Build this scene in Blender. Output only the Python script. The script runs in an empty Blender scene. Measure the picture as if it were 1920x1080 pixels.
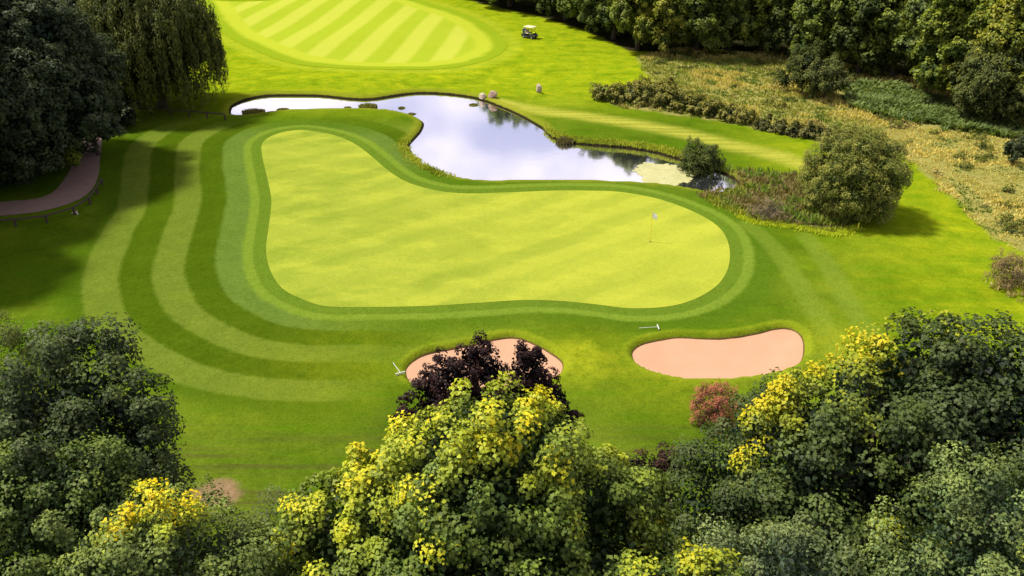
import bpy, math, random
import numpy as np
from mathutils import Vector, Matrix
from mathutils.geometry import delaunay_2d_cdt

# ------------------------------------------------------------------ camera, sky, sun, exposure
scene = bpy.context.scene
F, H, W2, H2 = 1640.0, 24.2, 960.0, 540.0          # focal length in photo pixels, camera height (m)
PITCH = math.atan(854.0 / F)
cam_d = bpy.data.cameras.new('camera')
cam = bpy.data.objects.new('camera', cam_d)
scene.collection.objects.link(cam)
cam.location = (0, 0, H)
cam.rotation_euler = (math.pi / 2 - PITCH, 0, 0)
cam_d.sensor_width = 36
cam_d.lens = 36 * F / 1920
cam_d.clip_end = 5000
scene.camera = cam

SUN_TO = Vector((-0.96, 0.26, 0)).normalized()
SUN_EL = math.radians(58)
to_sun = Vector((SUN_TO.x * math.cos(SUN_EL), SUN_TO.y * math.cos(SUN_EL), math.sin(SUN_EL)))
world = bpy.data.worlds.new('World')
scene.world = world
world.use_nodes = True
nt = world.node_tree
nt.nodes.clear()
wout = nt.nodes.new('ShaderNodeOutputWorld')
bg = nt.nodes.new('ShaderNodeBackground')
sky = nt.nodes.new('ShaderNodeTexSky')
sky.sky_type = 'NISHITA'
sky.sun_disc = False
sky.sun_elevation = SUN_EL
sky.sun_rotation = math.atan2(to_sun.x, to_sun.y)
wtc = nt.nodes.new('ShaderNodeTexCoord')
wmap = nt.nodes.new('ShaderNodeMapping')
wmap.inputs['Scale'].default_value = (1, 1, 2.4)
wn = nt.nodes.new('ShaderNodeTexNoise')
wn.inputs['Scale'].default_value = 2.6
wn.inputs['Detail'].default_value = 7
wn.inputs['Roughness'].default_value = 0.55
wr = nt.nodes.new('ShaderNodeValToRGB')
wr.color_ramp.elements[0].position = 0.22
wr.color_ramp.elements[1].position = 0.50
wmix = nt.nodes.new('ShaderNodeMixRGB')
wn2 = nt.nodes.new('ShaderNodeTexNoise')                       # bright and greyer parts of the clouds
wn2.inputs['Scale'].default_value = 5.5
wn2.inputs['Detail'].default_value = 6
wr2 = nt.nodes.new('ShaderNodeValToRGB')
wr2.color_ramp.elements[0].position = 0.40
wr2.color_ramp.elements[0].color = (.50, .52, .72, 1)
wr2.color_ramp.elements[1].position = 0.60
wr2.color_ramp.elements[1].color = (1, .94, 1, 1)
wsc = nt.nodes.new('ShaderNodeMixRGB')
wsc.blend_type = 'MULTIPLY'
wsc.inputs['Fac'].default_value = 1
wsc.inputs['Color2'].default_value = (14.0, 13.8, 14.0, 1)
nt.links.new(wmap.outputs[0], wn2.inputs['Vector'])
nt.links.new(wn2.outputs['Fac'], wr2.inputs[0])
nt.links.new(wr2.outputs['Color'], wsc.inputs['Color1'])
nt.links.new(wsc.outputs[0], wmix.inputs['Color2'])
nt.links.new(wtc.outputs['Generated'], wmap.inputs['Vector'])
nt.links.new(wmap.outputs[0], wn.inputs['Vector'])
nt.links.new(wn.outputs['Fac'], wr.inputs[0])
nt.links.new(wr.outputs['Color'], wmix.inputs['Fac'])
nt.links.new(sky.outputs[0], wmix.inputs['Color1'])
nt.links.new(wmix.outputs[0], bg.inputs['Color'])
bg.inputs['Strength'].default_value = 0.05
nt.links.new(bg.outputs[0], wout.inputs['Surface'])

sun_d = bpy.data.lights.new('sun', 'SUN')
sun_d.energy = 4.7
sun_d.angle = math.radians(7)
sun_d.color = (1.0, 0.93, 0.80)
sun = bpy.data.objects.new('sun', sun_d)
scene.collection.objects.link(sun)
sun.rotation_euler = to_sun.to_track_quat('Z', 'Y').to_euler()
sun.location = (-40, 60, 60)

scene.view_settings.view_transform = 'Standard'
scene.view_settings.look = 'None'
scene.view_settings.exposure = 0.8
scene.view_settings.gamma = 1
scene.render.filter_size = 1.8
scene.view_settings.use_curve_mapping = False

# ------------------------------------------------------------------ helpers
R = np.random.default_rng
cosP, sinP = math.cos(PITCH), math.sin(PITCH)
def G(px, py, z=0.0):
    """world point where the photo's pixel direction meets the level z"""
    dx = (px - W2) / F; dv = (H2 - py) / F
    d = np.array([dx, cosP + dv * sinP, -sinP + dv * cosP])
    t = (z - H) / d[2]
    return np.array([d[0] * t, d[1] * t, z])
def GP(pts, z=0.0):
    return np.array([G(x, y, z)[:2] for x, y in pts])
def scale_at(y, z=0.0):
    return F / (y * cosP + (H - z) * sinP)          # pixels per metre
def smooth_closed(p, n=6):
    p = np.asarray(p); N = len(p); out = []
    for i in range(N):
        a, b, c, d = p[i - 1], p[i], p[(i + 1) % N], p[(i + 2) % N]
        for t in np.arange(n) / n:
            out.append(0.5 * ((2 * b) + (c - a) * t + (2 * a - 5 * b + 4 * c - d) * t * t + (3 * b - a - 3 * c + d) * t ** 3))
    return np.array(out)
def smooth_open(p, n=6):
    p = np.asarray(p, float); q = np.vstack([2 * p[0] - p[1], p, 2 * p[-1] - p[-2]]); out = []
    for i in range(1, len(q) - 2):
        a, b, c, d = q[i - 1], q[i], q[i + 1], q[i + 2]
        for t in np.arange(n) / n:
            out.append(0.5 * ((2 * b) + (c - a) * t + (2 * a - 5 * b + 4 * c - d) * t * t + (3 * b - a - 3 * c + d) * t ** 3))
    out.append(p[-1])
    return np.array(out)
def seg_dist(P, a, b):
    ab = b - a; t = np.clip(((P - a) @ ab) / max(ab @ ab, 1e-9), 0, 1)
    return np.linalg.norm(P - (a + t[:, None] * ab), axis=1)
def dist_line(P, L):
    d = np.full(len(P), 1e9)
    for i in range(len(L) - 1):
        d = np.minimum(d, seg_dist(P, L[i], L[i + 1]))
    return d
def sdf(P, poly):
    """signed distance, negative inside"""
    d = np.full(len(P), 1e9); ins = np.zeros(len(P), bool)
    for i in range(len(poly)):
        a, b = poly[i - 1], poly[i]
        d = np.minimum(d, seg_dist(P, a, b))
        c = (a[1] > P[:, 1]) != (b[1] > P[:, 1])
        with np.errstate(divide='ignore', invalid='ignore'):
            xx = (b[0] - a[0]) * (P[:, 1] - a[1]) / (b[1] - a[1]) + a[0]
        ins ^= c & (P[:, 0] < xx)
    return np.where(ins, -d, d)
def vnoise(P, s, seed=0):
    """value noise 0..1"""
    q = P[:, :2] / s + seed * 17.13
    i = np.floor(q).astype(np.int64); f = q - i; f = f * f * (3 - 2 * f)
    def h(a, b):
        n = (a * 374761393 + b * 668265263 + seed * 974711) & 0x7fffffff
        n = ((n ^ (n >> 13)) * 1274126177) & 0x7fffffff
        return ((n ^ (n >> 16)) & 0xffff) / 65535.0
    x, y = i[:, 0], i[:, 1]
    return ((h(x, y) * (1 - f[:, 0]) + h(x + 1, y) * f[:, 0]) * (1 - f[:, 1])
            + (h(x, y + 1) * (1 - f[:, 0]) + h(x + 1, y + 1) * f[:, 0]) * f[:, 1])
def sstep(a, b, x):
    t = np.clip((x - a) / (b - a), 0, 1); return t * t * (3 - 2 * t)

def tag(o, label=None, cat=None, group=None, kind=None):
    if label: o['label'] = label
    if cat: o['category'] = cat
    if group: o['group'] = group
    if kind: o['kind'] = kind
    return o
def link(o, parent=None):
    scene.collection.objects.link(o)
    if parent: o.parent = parent
    return o
def empty(name, loc, rz=0.0):
    o = bpy.data.objects.new(name, None); o.empty_display_size = 0.2
    o.location = loc; o.rotation_euler = (0, 0, rz)
    return link(o)
def mesh_np(name, V, Fc, mat, parent=None, cols=None, attrs=None, smooth=False):
    """V (n,3); Fc (m,k) with constant k"""
    me = bpy.data.meshes.new(name)
    V = np.ascontiguousarray(V, np.float32); Fc = np.ascontiguousarray(Fc, np.int32)
    m, k = Fc.shape
    me.vertices.add(len(V)); me.vertices.foreach_set('co', V.ravel())
    me.loops.add(m * k); me.loops.foreach_set('vertex_index', Fc.ravel())
    me.polygons.add(m); me.polygons.foreach_set('loop_start', np.arange(m, dtype=np.int32) * k)
    me.update(calc_edges=True)
    if smooth: me.polygons.foreach_set('use_smooth', np.ones(m, bool))
    if cols is not None:
        ca = me.color_attributes.new('Col', 'FLOAT_COLOR', 'POINT')
        c4 = np.ones((len(V), 4), np.float32); c4[:, :3] = cols
        ca.data.foreach_set('color', c4.ravel())
    for nm, arr in (attrs or {}).items():
        a = me.attributes.new(nm, 'FLOAT', 'POINT'); a.data.foreach_set('value', np.ascontiguousarray(arr, np.float32))
    me.materials.append(mat)
    return link(bpy.data.objects.new(name, me), parent)
class MB:
    """collects solids, builds one mesh object"""
    def __init__(s): s.v = []; s.f = []
    def add(s, V, Fs):
        o = len(s.v); s.v += [tuple(p) for p in V]; s.f += [tuple(i + o for i in f) for f in Fs]; return s
    def box(s, c, d, rot=None, taper=1.0):
        V = []
        for x, y, z in ((-1,-1,-1),(1,-1,-1),(1,1,-1),(-1,1,-1),(-1,-1,1),(1,-1,1),(1,1,1),(-1,1,1)):
            k = taper if z > 0 else 1
            p = Vector((x * d[0] / 2 * k, y * d[1] / 2 * k, z * d[2] / 2))
            if rot is not None: p = rot @ p
            V.append(p + Vector(c))
        return s.add(V, ((0,3,2,1),(4,5,6,7),(0,1,5,4),(1,2,6,5),(2,3,7,6),(3,0,4,7)))
    def tube(s, pts, rad, n=8, cap=True):
        pts = [Vector(p) for p in pts]
        if not hasattr(rad, '__len__'): rad = [rad] * len(pts)
        V = []; up = None
        for i, p in enumerate(pts):
            t = (pts[min(i + 1, len(pts) - 1)] - pts[max(i - 1, 0)]).normalized()
            if up is None: up = Vector((1, 0, 0)) if abs(t.x) < .8 else Vector((0, 1, 0))
            a = (up - t * up.dot(t)).normalized(); b = t.cross(a); up = a
            V += [p + (a * math.cos(q * 2 * math.pi / n) + b * math.sin(q * 2 * math.pi / n)) * rad[i] for q in range(n)]
        Fs = [(i * n + q, i * n + (q + 1) % n, (i + 1) * n + (q + 1) % n, (i + 1) * n + q) for i in range(len(pts) - 1) for q in range(n)]
        if cap: Fs += [tuple(range(n))[::-1], tuple(range((len(pts) - 1) * n, len(pts) * n))]
        return s.add(V, Fs)
    def build(s, name, mat, parent=None, smooth=False, bevel=0):
        me = bpy.data.meshes.new(name); me.from_pydata(s.v, [], s.f); me.update(); me.materials.append(mat)
        if smooth:
            for p in me.polygons: p.use_smooth = True
        o = link(bpy.data.objects.new(name, me), parent)
        if bevel:
            b = o.modifiers.new('bevel', 'BEVEL'); b.width = bevel; b.segments = 2
        return o

# ------------------------------------------------------------------ materials
class NT:
    def __init__(s, name):
        s.m = bpy.data.materials.new(name); s.m.use_nodes = True; s.t = s.m.node_tree; s.t.nodes.clear()
        s.out = s.n('ShaderNodeOutputMaterial')
    def n(s, t, **k):
        o = s.t.nodes.new(t)
        for a, b in k.items(): setattr(o, a, b)
        return o
    def l(s, a, b): s.t.links.new(a, b)
    def sock(s, i, v):
        if isinstance(v, bpy.types.NodeSocket): s.l(v, i)
        elif isinstance(v, (tuple, list)) and len(v) == 3 and i.type == 'RGBA': i.default_value = (*v, 1)
        else: i.default_value = v
    def math(s, op, a, b=0.0, c=None, clamp=False):
        o = s.n('ShaderNodeMath', operation=op); o.use_clamp = clamp; s.sock(o.inputs[0], a); s.sock(o.inputs[1], b)
        if c is not None: s.sock(o.inputs[2], c)
        return o.outputs[0]
    def mix(s, f, a, b, mode='MIX'):
        o = s.n('ShaderNodeMixRGB', blend_type=mode); s.sock(o.inputs[0], f); s.sock(o.inputs[1], a); s.sock(o.inputs[2], b); return o.outputs[0]
    def step(s, v, a, b, lo=0.0, hi=1.0):
        o = s.n('ShaderNodeMapRange', interpolation_type='SMOOTHSTEP'); s.sock(o.inputs[0], v)
        for i, q in enumerate((a, b, lo, hi)): s.sock(o.inputs[i + 1], q)
        return o.outputs[0]
    def noise(s, sc, det=3, rough=.55, vec=None, dist=0.0):
        o = s.n('ShaderNodeTexNoise'); o.inputs['Scale'].default_value = sc; o.inputs['Detail'].default_value = det
        o.inputs['Roughness'].default_value = rough; o.inputs['Distortion'].default_value = dist
        s.l(vec if vec is not None else s.pos(), o.inputs['Vector']); return o.outputs['Fac']
    def pos(s):
        if not hasattr(s, '_p'): s._p = s.n('ShaderNodeNewGeometry').outputs['Position']
        return s._p
    def mapped(s, sc, rz=0.0):
        o = s.n('ShaderNodeMapping'); o.inputs['Scale'].default_value = sc; o.inputs['Rotation'].default_value = (0, 0, rz)
        s.l(s.pos(), o.inputs['Vector']); return o.outputs[0]
    def attr(s, nm): return s.n('ShaderNodeAttribute', attribute_name=nm).outputs['Fac']
    def bump(s, h, strength, dist):
        o = s.n('ShaderNodeBump'); o.inputs['Strength'].default_value = strength; o.inputs['Distance'].default_value = dist; s.l(h, o.inputs['Height']); return o.outputs[0]
    def principled(s, col, rough=.8, spec=.2, metal=0.0, normal=None, **kw):
        o = s.n('ShaderNodeBsdfPrincipled'); s.sock(o.inputs['Base Color'], col); s.sock(o.inputs['Roughness'], rough)
        s.sock(o.inputs['Specular IOR Level'], spec); o.inputs['Metallic'].default_value = metal
        if normal is not None: s.l(normal, o.inputs['Normal'])
        for a, b in kw.items(): s.sock(o.inputs[a.replace('_', ' ')], b)
        return o.outputs[0]
    def done(s, sh): s.l(sh, s.out.inputs['Surface']); return s.m

def simple(name, col, rough=.7, spec=.3, metal=0.0, var=.25, sc=6.0, bump=0.0):
    t = NT(name); nz = t.noise(sc, 4)
    c = t.mix(nz, tuple(x * (1 - var) for x in col), tuple(min(1, x * (1 + var)) for x in col))
    nrm = t.bump(t.noise(sc * 3, 4), bump, .03) if bump else None
    return t.done(t.principled(c, rough, spec, metal, nrm))
def leaf_mat(name, transl=.3, rough=.5, spec=.35):
    t = NT(name); a = t.n('ShaderNodeAttribute', attribute_name='Col').outputs['Color']
    oi = t.n('ShaderNodeObjectInfo').outputs['Random']
    hs = t.n('ShaderNodeHueSaturation'); t.l(a, hs.inputs['Color'])
    t.l(t.step(oi, 0, 1, .85, 1.15), hs.inputs['Value'])
    p = t.principled(hs.outputs[0], rough, spec)
    tr = t.n('ShaderNodeBsdfTranslucent'); t.l(t.mix(1.0, hs.outputs[0], (1.15, 1.2, .55), 'MULTIPLY'), tr.inputs['Color'])
    m = t.n('ShaderNodeMixShader'); m.inputs[0].default_value = transl
    t.l(p, m.inputs[1]); t.l(tr.outputs[0], m.inputs[2]); return t.done(m.outputs[0])
M = {}
M['leaf'] = leaf_mat('leaf', .30, .55, .16)
M['leaf_fine'] = leaf_mat('fine_leaf', .32, .65, .12)
M['grass_blade'] = leaf_mat('grass_blade', .35, .7, .15)
M['bark'] = simple('bark', (.075, .058, .042), .9, .1, var=.5, sc=5, bump=.6)
M['wood_dark'] = simple('weathered_wood', (.06, .042, .032), .85, .15, var=.4, sc=8, bump=.3)
M['white_paint'] = simple('white_paint', (.46, .46, .42), .5, .4, var=.05)
M['flag_cloth'] = simple('flag_cloth', (.85, .85, .82), .8, .1, var=.04)
M['cream'] = simple('cream_plastic', (.62, .54, .32), .4, .5, var=.06, sc=2)
M['dark_body'] = simple('dark_paint', (.035, .035, .045), .3, .5, var=.1)
M['seat'] = simple('seat_vinyl', (.50, .44, .33), .6, .3, var=.1)
M['rubber'] = simple('rubber', (.018, .018, .018), .8, .2, var=.2)
M['rim'] = simple('rim_metal', (.45, .45, .46), .35, .5, .6, var=.1)
M['steel'] = simple('black_steel', (.04, .04, .04), .4, .5, .3, var=.1)
M['stone'] = simple('pale_stone', (.34, .28, .21), .85, .2, var=.3, sc=3.5, bump=.6)
M['stone_pink'] = simple('pink_stone', (.27, .185, .14), .85, .2, var=.3, sc=3.5, bump=.6)
M['yellow'] = simple('yellow_paint', (.7, .55, .04), .5, .4, var=.08)
M['hole'] = simple('cup', (.02, .02, .02), .9, .1)
M['bag'] = simple('bag_cloth', (.05, .06, .16), .8, .2, var=.2)
t = NT('glass'); gl = t.n('ShaderNodeBsdfGlass'); gl.inputs['Roughness'].default_value = .02
tp = t.n('ShaderNodeBsdfTransparent'); mx = t.n('ShaderNodeMixShader'); mx.inputs[0].default_value = .7
t.l(gl.outputs[0], mx.inputs[1]); t.l(tp.outputs[0], mx.inputs[2]); M['glass'] = t.done(mx.outputs[0])

# ------------------------------------------------------------------ traced layout (ground points)
GREEN = smooth_closed(GP([(492,268),(514,252),(545,244),(578,243),(628,252),(663,268),(699,296),(734,325),(770,344),(823,357),(876,361),(950,359),(1030,356),(1100,356),(1163,359),(1226,371),(1276,389),(1320,411),(1349,433),(1364,458),(1368,487),(1361,515),(1340,540),(1300,562),(1250,575),(1180,579),(1120,573),(1050,567),(980,566),(900,572),(800,579),(700,581),(622,580),(579,570),(530,544),(506,506),(499,468),(504,425),(509,377),(501,334),(492,295)]), 4)
POND = smooth_closed(GP([(433,213),(437,201),(450,193),(470,186),(500,181),(540,180),(600,181),(660,187),(700,187),(740,181),(780,176),(830,177),(880,183),(910,191),(930,199),(955,209),(985,224),(1015,242),(1030,256),(1050,265),(1080,270),(1120,274),(1170,278),(1220,285),(1250,293),(1280,302),(1310,316),(1345,322),(1385,345),(1365,360),(1330,362),(1300,357),(1270,352),(1230,347),(1180,344),(1100,341),(1000,340),(920,342),(870,337),(830,325),(795,308),(775,290),(768,275),(778,262),(790,248),(795,232),(782,222),(760,215),(720,208),(640,207),(560,208),(510,212),(470,218),(440,218)], -.35), 4)
BUNKERS = [smooth_closed(GP([(762,690),(775,672),(800,658),(850,648),(890,641),(930,631),(965,628),(995,637),(1030,655),(1052,672),(1052,690),(1035,705),(1000,716),(940,724),(860,726),(800,720),(772,712)]), 5),
           smooth_closed(GP([(1187,660),(1192,648),(1215,637),(1270,628),(1320,630),(1370,628),(1420,620),(1455,612),(1480,611),(1500,622),(1507,642),(1503,668),(1480,685),(1430,698),(1360,706),(1290,706),(1230,694),(1198,678)]), 5)]
FAIRWAY = smooth_closed(GP([(384,-8),(394,32),(424,66),(479,96),(539,117),(628,129),(716,133),(823,131),(893,120),(932,106),(950,88),(943,71),(911,46),(869,25),(805,5),(700,-22),(560,-44),(430,-40)]), 4)
PATH = smooth_open(np.array([(*G(-140,408)[:2],1.5),(*G(0,394)[:2],1.45),(*G(75,385)[:2],1.4),(*G(128,366)[:2],1.4),(*G(152,335)[:2],1.25),(*G(162,300)[:2],1.05),(*G(168,262)[:2],1.0),(*G(160,225)[:2],1.0)]), 6)
MEADOW = GP([(1195,108),(1228,160),(1170,172),(1120,185),(1180,205),(1300,220),(1400,236),(1500,255),(1580,275),(1690,290),(1740,330),(1790,372),(1832,412),(1862,442),(1925,472),(2300,560),(2600,200),(2300,60),(1900,20),(1500,40),(1300,70)])
WOOD = GP([(840,-30),(880,2),(1000,28),(1100,58),(1180,96),(1300,100),(1400,100),(1480,120),(1600,145),(1700,172),(1800,215),(1900,238),(2100,290),(2500,200),(2000,-60),(1200,-110)])
SCRUB = smooth_closed(GP([(1330,318),(1380,318),(1440,322),(1500,325),(1560,350),(1600,400),(1590,432),(1540,432),(1470,424),(1400,412),(1350,390),(1310,366),(1340,352)]), 4)
WORN = smooth_open(GP([(930,190),(1000,205),(1090,218),(1180,232),(1280,248),(1380,272),(1450,288),(1520,312)]), 4)
SW1 = smooth_open(GP([(1400,425),(1450,470),(1500,540),(1545,610),(1570,670),(1560,720)]), 4)
SW2 = smooth_open(GP([(1510,450),(1550,500),(1590,570),(1640,640)]), 4)
MOUNDS = [(G(1085,668), 2.2, .32), (G(1540,655), 2.2, .25), (G(1290,722), 2.5, .12), (G(760,268), 2.5, .25), (G(600,166), 6, .35), (G(1700,520), 6, .3), (G(640,640), 6, .15)]
DITCH = smooth_open(GP([(1022,171),(1060,172),(1115,176)]), 3)

def terrain(P):
    """height of the ground, and the distances used for it"""
    P = np.asarray(P, float)
    x, y = P[:, 0], P[:, 1]
    z = .10 * np.sin(x * .21 + 1.3) * np.cos(y * .17) + .07 * np.sin(x * .11 - y * .23)
    z *= sstep(20, 30, y) * (1 - sstep(140, 200, y))
    for c, r, a in MOUNDS:
        z += a * np.exp(-((x - c[0]) ** 2 + (y - c[1]) ** 2) / (2 * r * r))
    meadow = sdf(P, MEADOW)
    z += .25 * sstep(1, -4, meadow) * vnoise(P, 3.0, 5)
    sp = sdf(P, POND)
    k = sstep(.2, 4.0, sp)                                   # ground levels out by the water
    z = z * k
    z = np.where(sp < .42, np.minimum(z, np.clip(-.35 + .84 * sp, -1.3, 0)), z)
    sb = np.minimum(sdf(P, BUNKERS[0]), sdf(P, BUNKERS[1]))
    z = z * sstep(.3, 3.5, sb) + .08 * np.exp(-np.clip(sb, 0, 9) ** 2 / .8)
    z = z + np.clip((sb - .22) * 1.6, -.85, 0)
    dd = dist_line(P, DITCH)
    z -= .28 * np.exp(-dd ** 2 / .12)
    return z, sp, sb, meadow
def gz(x, y): return float(terrain(np.array([[x, y]]))[0][0])
def on_ground(px, py):
    p = G(px, py); p[2] = gz(p[0], p[1]); return p

# ------------------------------------------------------------------ ground
def axis(lo, hi, step, far):
    a = list(np.arange(lo, hi + 1e-6, step)); s = step; x = hi; r = []
    while x < far: s *= 1.35; x += s; r.append(x)
    s = step; x = lo; l = []
    while x > -far: s *= 1.35; x -= s; l.append(x)
    return np.array(l[::-1] + a + r)
xs = axis(-42, 62, .24, 1500); ys = axis(22, 58, .18, 1500); ys = np.concatenate([ys[ys < 58.1], axis(58.3, 128, .33, 1500)[axis(58.3, 128, .33, 1500) >= 58.29]])
XX, YY = np.meshgrid(xs, ys); GPp = np.stack([XX.ravel(), YY.ravel()], 1)
Z, s_pond, s_bunk, s_meadow = terrain(GPp)
s_green = sdf(GPp, GREEN)
gy_ = (sdf(GPp + [0, .4], GREEN) - s_green) / .4
s_band = s_green * (1 + .26 * np.clip(-gy_, 0, 1) ** 1.5)
# where the ring-shaped mowing bands show: round the green's left end, fading along its near side
px_of = W2 + F * GPp[:, 0] / (GPp[:, 1] * cosP + H * sinP)
py_of = H2 - F * ((GPp[:, 1] * sinP) - (H) * cosP) / (GPp[:, 1] * cosP + H * sinP)
stripe = (1 - sstep(G(560, 640)[0], G(800, 640)[0], GPp[:, 0] + (vnoise(GPp, 5, 31) - .5) * 5)) * (1 - sstep(G(0, 262)[1], G(0, 215)[1], GPp[:, 1])) * sstep(13.5, 11.6, s_band)
ring = np.clip(1 - stripe, 0, 1)
shade_rough = vnoise(GPp, 14, 3)
n = len(xs); idx = np.arange(len(GPp)).reshape(len(ys), n)
Fq = np.stack([idx[:-1, :-1].ravel(), idx[:-1, 1:].ravel(), idx[1:, 1:].ravel(), idx[1:, :-1].ravel()], 1)
far_l = np.maximum(sstep(G(0, 245)[1], G(0, 150)[1], GPp[:, 1]), .75 * sstep(G(1380, 450)[0], G(1760, 450)[0], GPp[:, 0]) * sstep(30, 42, GPp[:, 1]))  # far and right lawn brighter and yellower: light gradient put into the turf colour

t = NT('grass')
sg = t.math('ADD', t.attr('s_band'), t.math('ADD', t.math('MULTIPLY', t.math('SUBTRACT', t.noise(.14, 2), .5), .5), t.math('MULTIPLY', t.math('SUBTRACT', t.noise(2.2, 4, .7), .5), .35)))
fine = t.noise(2.6, 6, .72); mid = t.noise(.55, 4, .6); big = t.noise(.09, 3, .5)
streak = t.noise(1.0, 3, .6, t.mapped((.12, 1.5, 1), .12))
lawn = t.mix(mid, (.046, .088, .004), (.090, .135, .007))
lawn = t.mix(t.step(streak, .42, .62), lawn, (.062, .118, .004))
lawn = t.mix(t.math('MULTIPLY', t.step(big, .45, .65), .5), lawn, (.15, .185, .016))
farc = t.mix(t.step(mid, .3, .7), (.165, .225, .005), (.265, .290, .008))
farc = t.mix(t.math('MULTIPLY', t.step(streak, .45, .65), .5), farc, (.135, .22, .006))
col = t.mix(t.attr('far'), lawn, farc)
blot = t.noise(.28, 5, .62, dist=.6)
col = t.mix(t.math('MULTIPLY', t.step(blot, .48, .66), .55), col, t.mix(1.0, col, (.62, .72, .6), 'MULTIPLY'))
col = t.mix(t.math('MULTIPLY', t.step(t.noise(.22, 4, .6), .56, .72), .5), col, t.mix(1.0, col, (1.6, 1.38, 1.2), 'MULTIPLY'))
# mown bands
dk, lt = (.042, .074, .003), (.092, .128, .015)
bands = [(3.3, dk), (5.2, lt), (7.2, dk), (9.2, lt), (11.4, (.046, .085, .004))]
bc = (.078, .125, .020)
for d0, c in bands: bc = t.mix(t.step(sg, d0 - .2, d0 + .2), bc, c)
bc = t.mix(t.math('MULTIPLY', t.step(t.noise(.5, 6, .7), .35, .7), .6), bc, t.mix(1.0, bc, (1.35, 1.25, 1.2), 'MULTIPLY'))
col = t.mix(t.math('MULTIPLY', t.attr('stripe'), t.step(t.noise(.3, 4, .65), .3, .6, .82, .98)), col, bc)
# darker semi-rough band right round the green
rd = t.math('MULTIPLY', t.step(sg, 1.3, 1.6), t.math('SUBTRACT', 1.0, t.step(sg, 2.6, 4.2)))
col = t.mix(t.math('MULTIPLY', t.math('MULTIPLY', rd, t.attr('ring')), .65), col, (.055, .105, .006))
# swathes right of the green
for nm in ('sw1', 'sw2'):
    col = t.mix(t.math('MULTIPLY', t.math('SUBTRACT', 1.0, t.step(t.attr(nm), .35, .9)), .55), col, (.130, .180, .020))
# collar
cl = t.math('SUBTRACT', 1.0, t.step(t.math('ADD', t.attr('s_green'), t.math('MULTIPLY', t.math('SUBTRACT', t.noise(1.6, 4, .7), .5), .4)), 1.3, 1.7))
ccol = t.mix(t.step(t.attr('s_green'), .75, .95), (.080, .130, .012), (.112, .168, .018))
col = t.mix(cl, col, t.mix(t.math('MULTIPLY', mid, .5), ccol, t.mix(1.0, ccol, (1.35, 1.3, 1.1), 'MULTIPLY')))
tuft = t.noise(.45, 6, .7, dist=1.0)
col = t.mix(t.math('MULTIPLY', t.math('MULTIPLY', t.step(tuft, .5, .62), t.attr('far')), .5), col, t.mix(1.0, col, (.60, .78, .7), 'MULTIPLY'))
col = t.mix(t.math('MULTIPLY', t.attr('mound_light'), t.step(t.noise(.6, 5, .7), .3, .65, .25, .9)), col, (.205, .225, .010))  # bright highlights on the mounds, painted into the turf as yellow-green spots
# worn track by the pond
col = t.mix(t.math('MULTIPLY', t.math('SUBTRACT', 1.0, t.step(t.attr('worn'), .3, 2.2)), t.step(streak, .3, .6, .45, .9)), col, (.31, .30, .045))
fo = t.math('MULTIPLY', t.step(t.attr('s_fair'), 2.6, 1.2), t.step(t.attr('s_fair'), -.4, .6))
col = t.mix(t.math('MULTIPLY', fo, .5), col, (.27, .31, .02))
# scrub and meadow soil under the weeds
col = t.mix(t.step(t.math('ADD', t.attr('s_scrub'), t.math('MULTIPLY', mid, .8)), .6, .2), col, t.mix(t.noise(1.2, 4), (.07, .065, .02), (.13, .10, .05)))
mz = t.step(t.math('ADD', t.attr('s_meadow'), t.math('MULTIPLY', t.math('SUBTRACT', t.noise(.6, 4), .5), 2.2)), .5, -.4)
col = t.mix(mz, col, t.mix(t.noise(.5, 5, .65), (.10, .11, .022), (.34, .29, .095)))
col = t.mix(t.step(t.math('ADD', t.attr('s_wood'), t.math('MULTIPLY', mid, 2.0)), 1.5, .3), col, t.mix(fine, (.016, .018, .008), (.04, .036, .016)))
col = t.mix(t.math('MULTIPLY', t.attr('low'), t.step(t.noise(.35, 5, .65), .35, .6, .25, .85)), col, t.mix(1.0, col, (.70, .74, .8), 'MULTIPLY'))  # near lawn darkened in patches, shading put into the grass colour
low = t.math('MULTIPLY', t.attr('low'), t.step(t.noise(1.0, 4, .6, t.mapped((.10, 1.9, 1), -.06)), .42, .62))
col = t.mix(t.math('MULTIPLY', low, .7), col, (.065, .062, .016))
# banks of the pond: tussocky grass above, wet soil just over the water
bk = t.math('ADD', t.attr('s_pond'), t.math('MULTIPLY', t.math('SUBTRACT', t.noise(.8, 4), .5), 1.2))
col = t.mix(t.math('MULTIPLY', t.step(bk, 1.3, .4), .75), col, t.mix(fine, (.12, .15, .010), (.22, .22, .02)))
col = t.mix(t.step(t.math('ADD', t.attr('s_pond'), t.math('MULTIPLY', t.math('SUBTRACT', fine, .5), .25)), .26, .12), col, (.022, .017, .010))
rim = t.math('MULTIPLY', t.step(t.attr('s_bunk'), .75, .3), t.step(mid, .3, .6, .2, .6))
col = t.mix(rim, col, (.20, .235, .012))  # sunlit look of the longer lip grass, painted as a yellow tint all round
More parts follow.
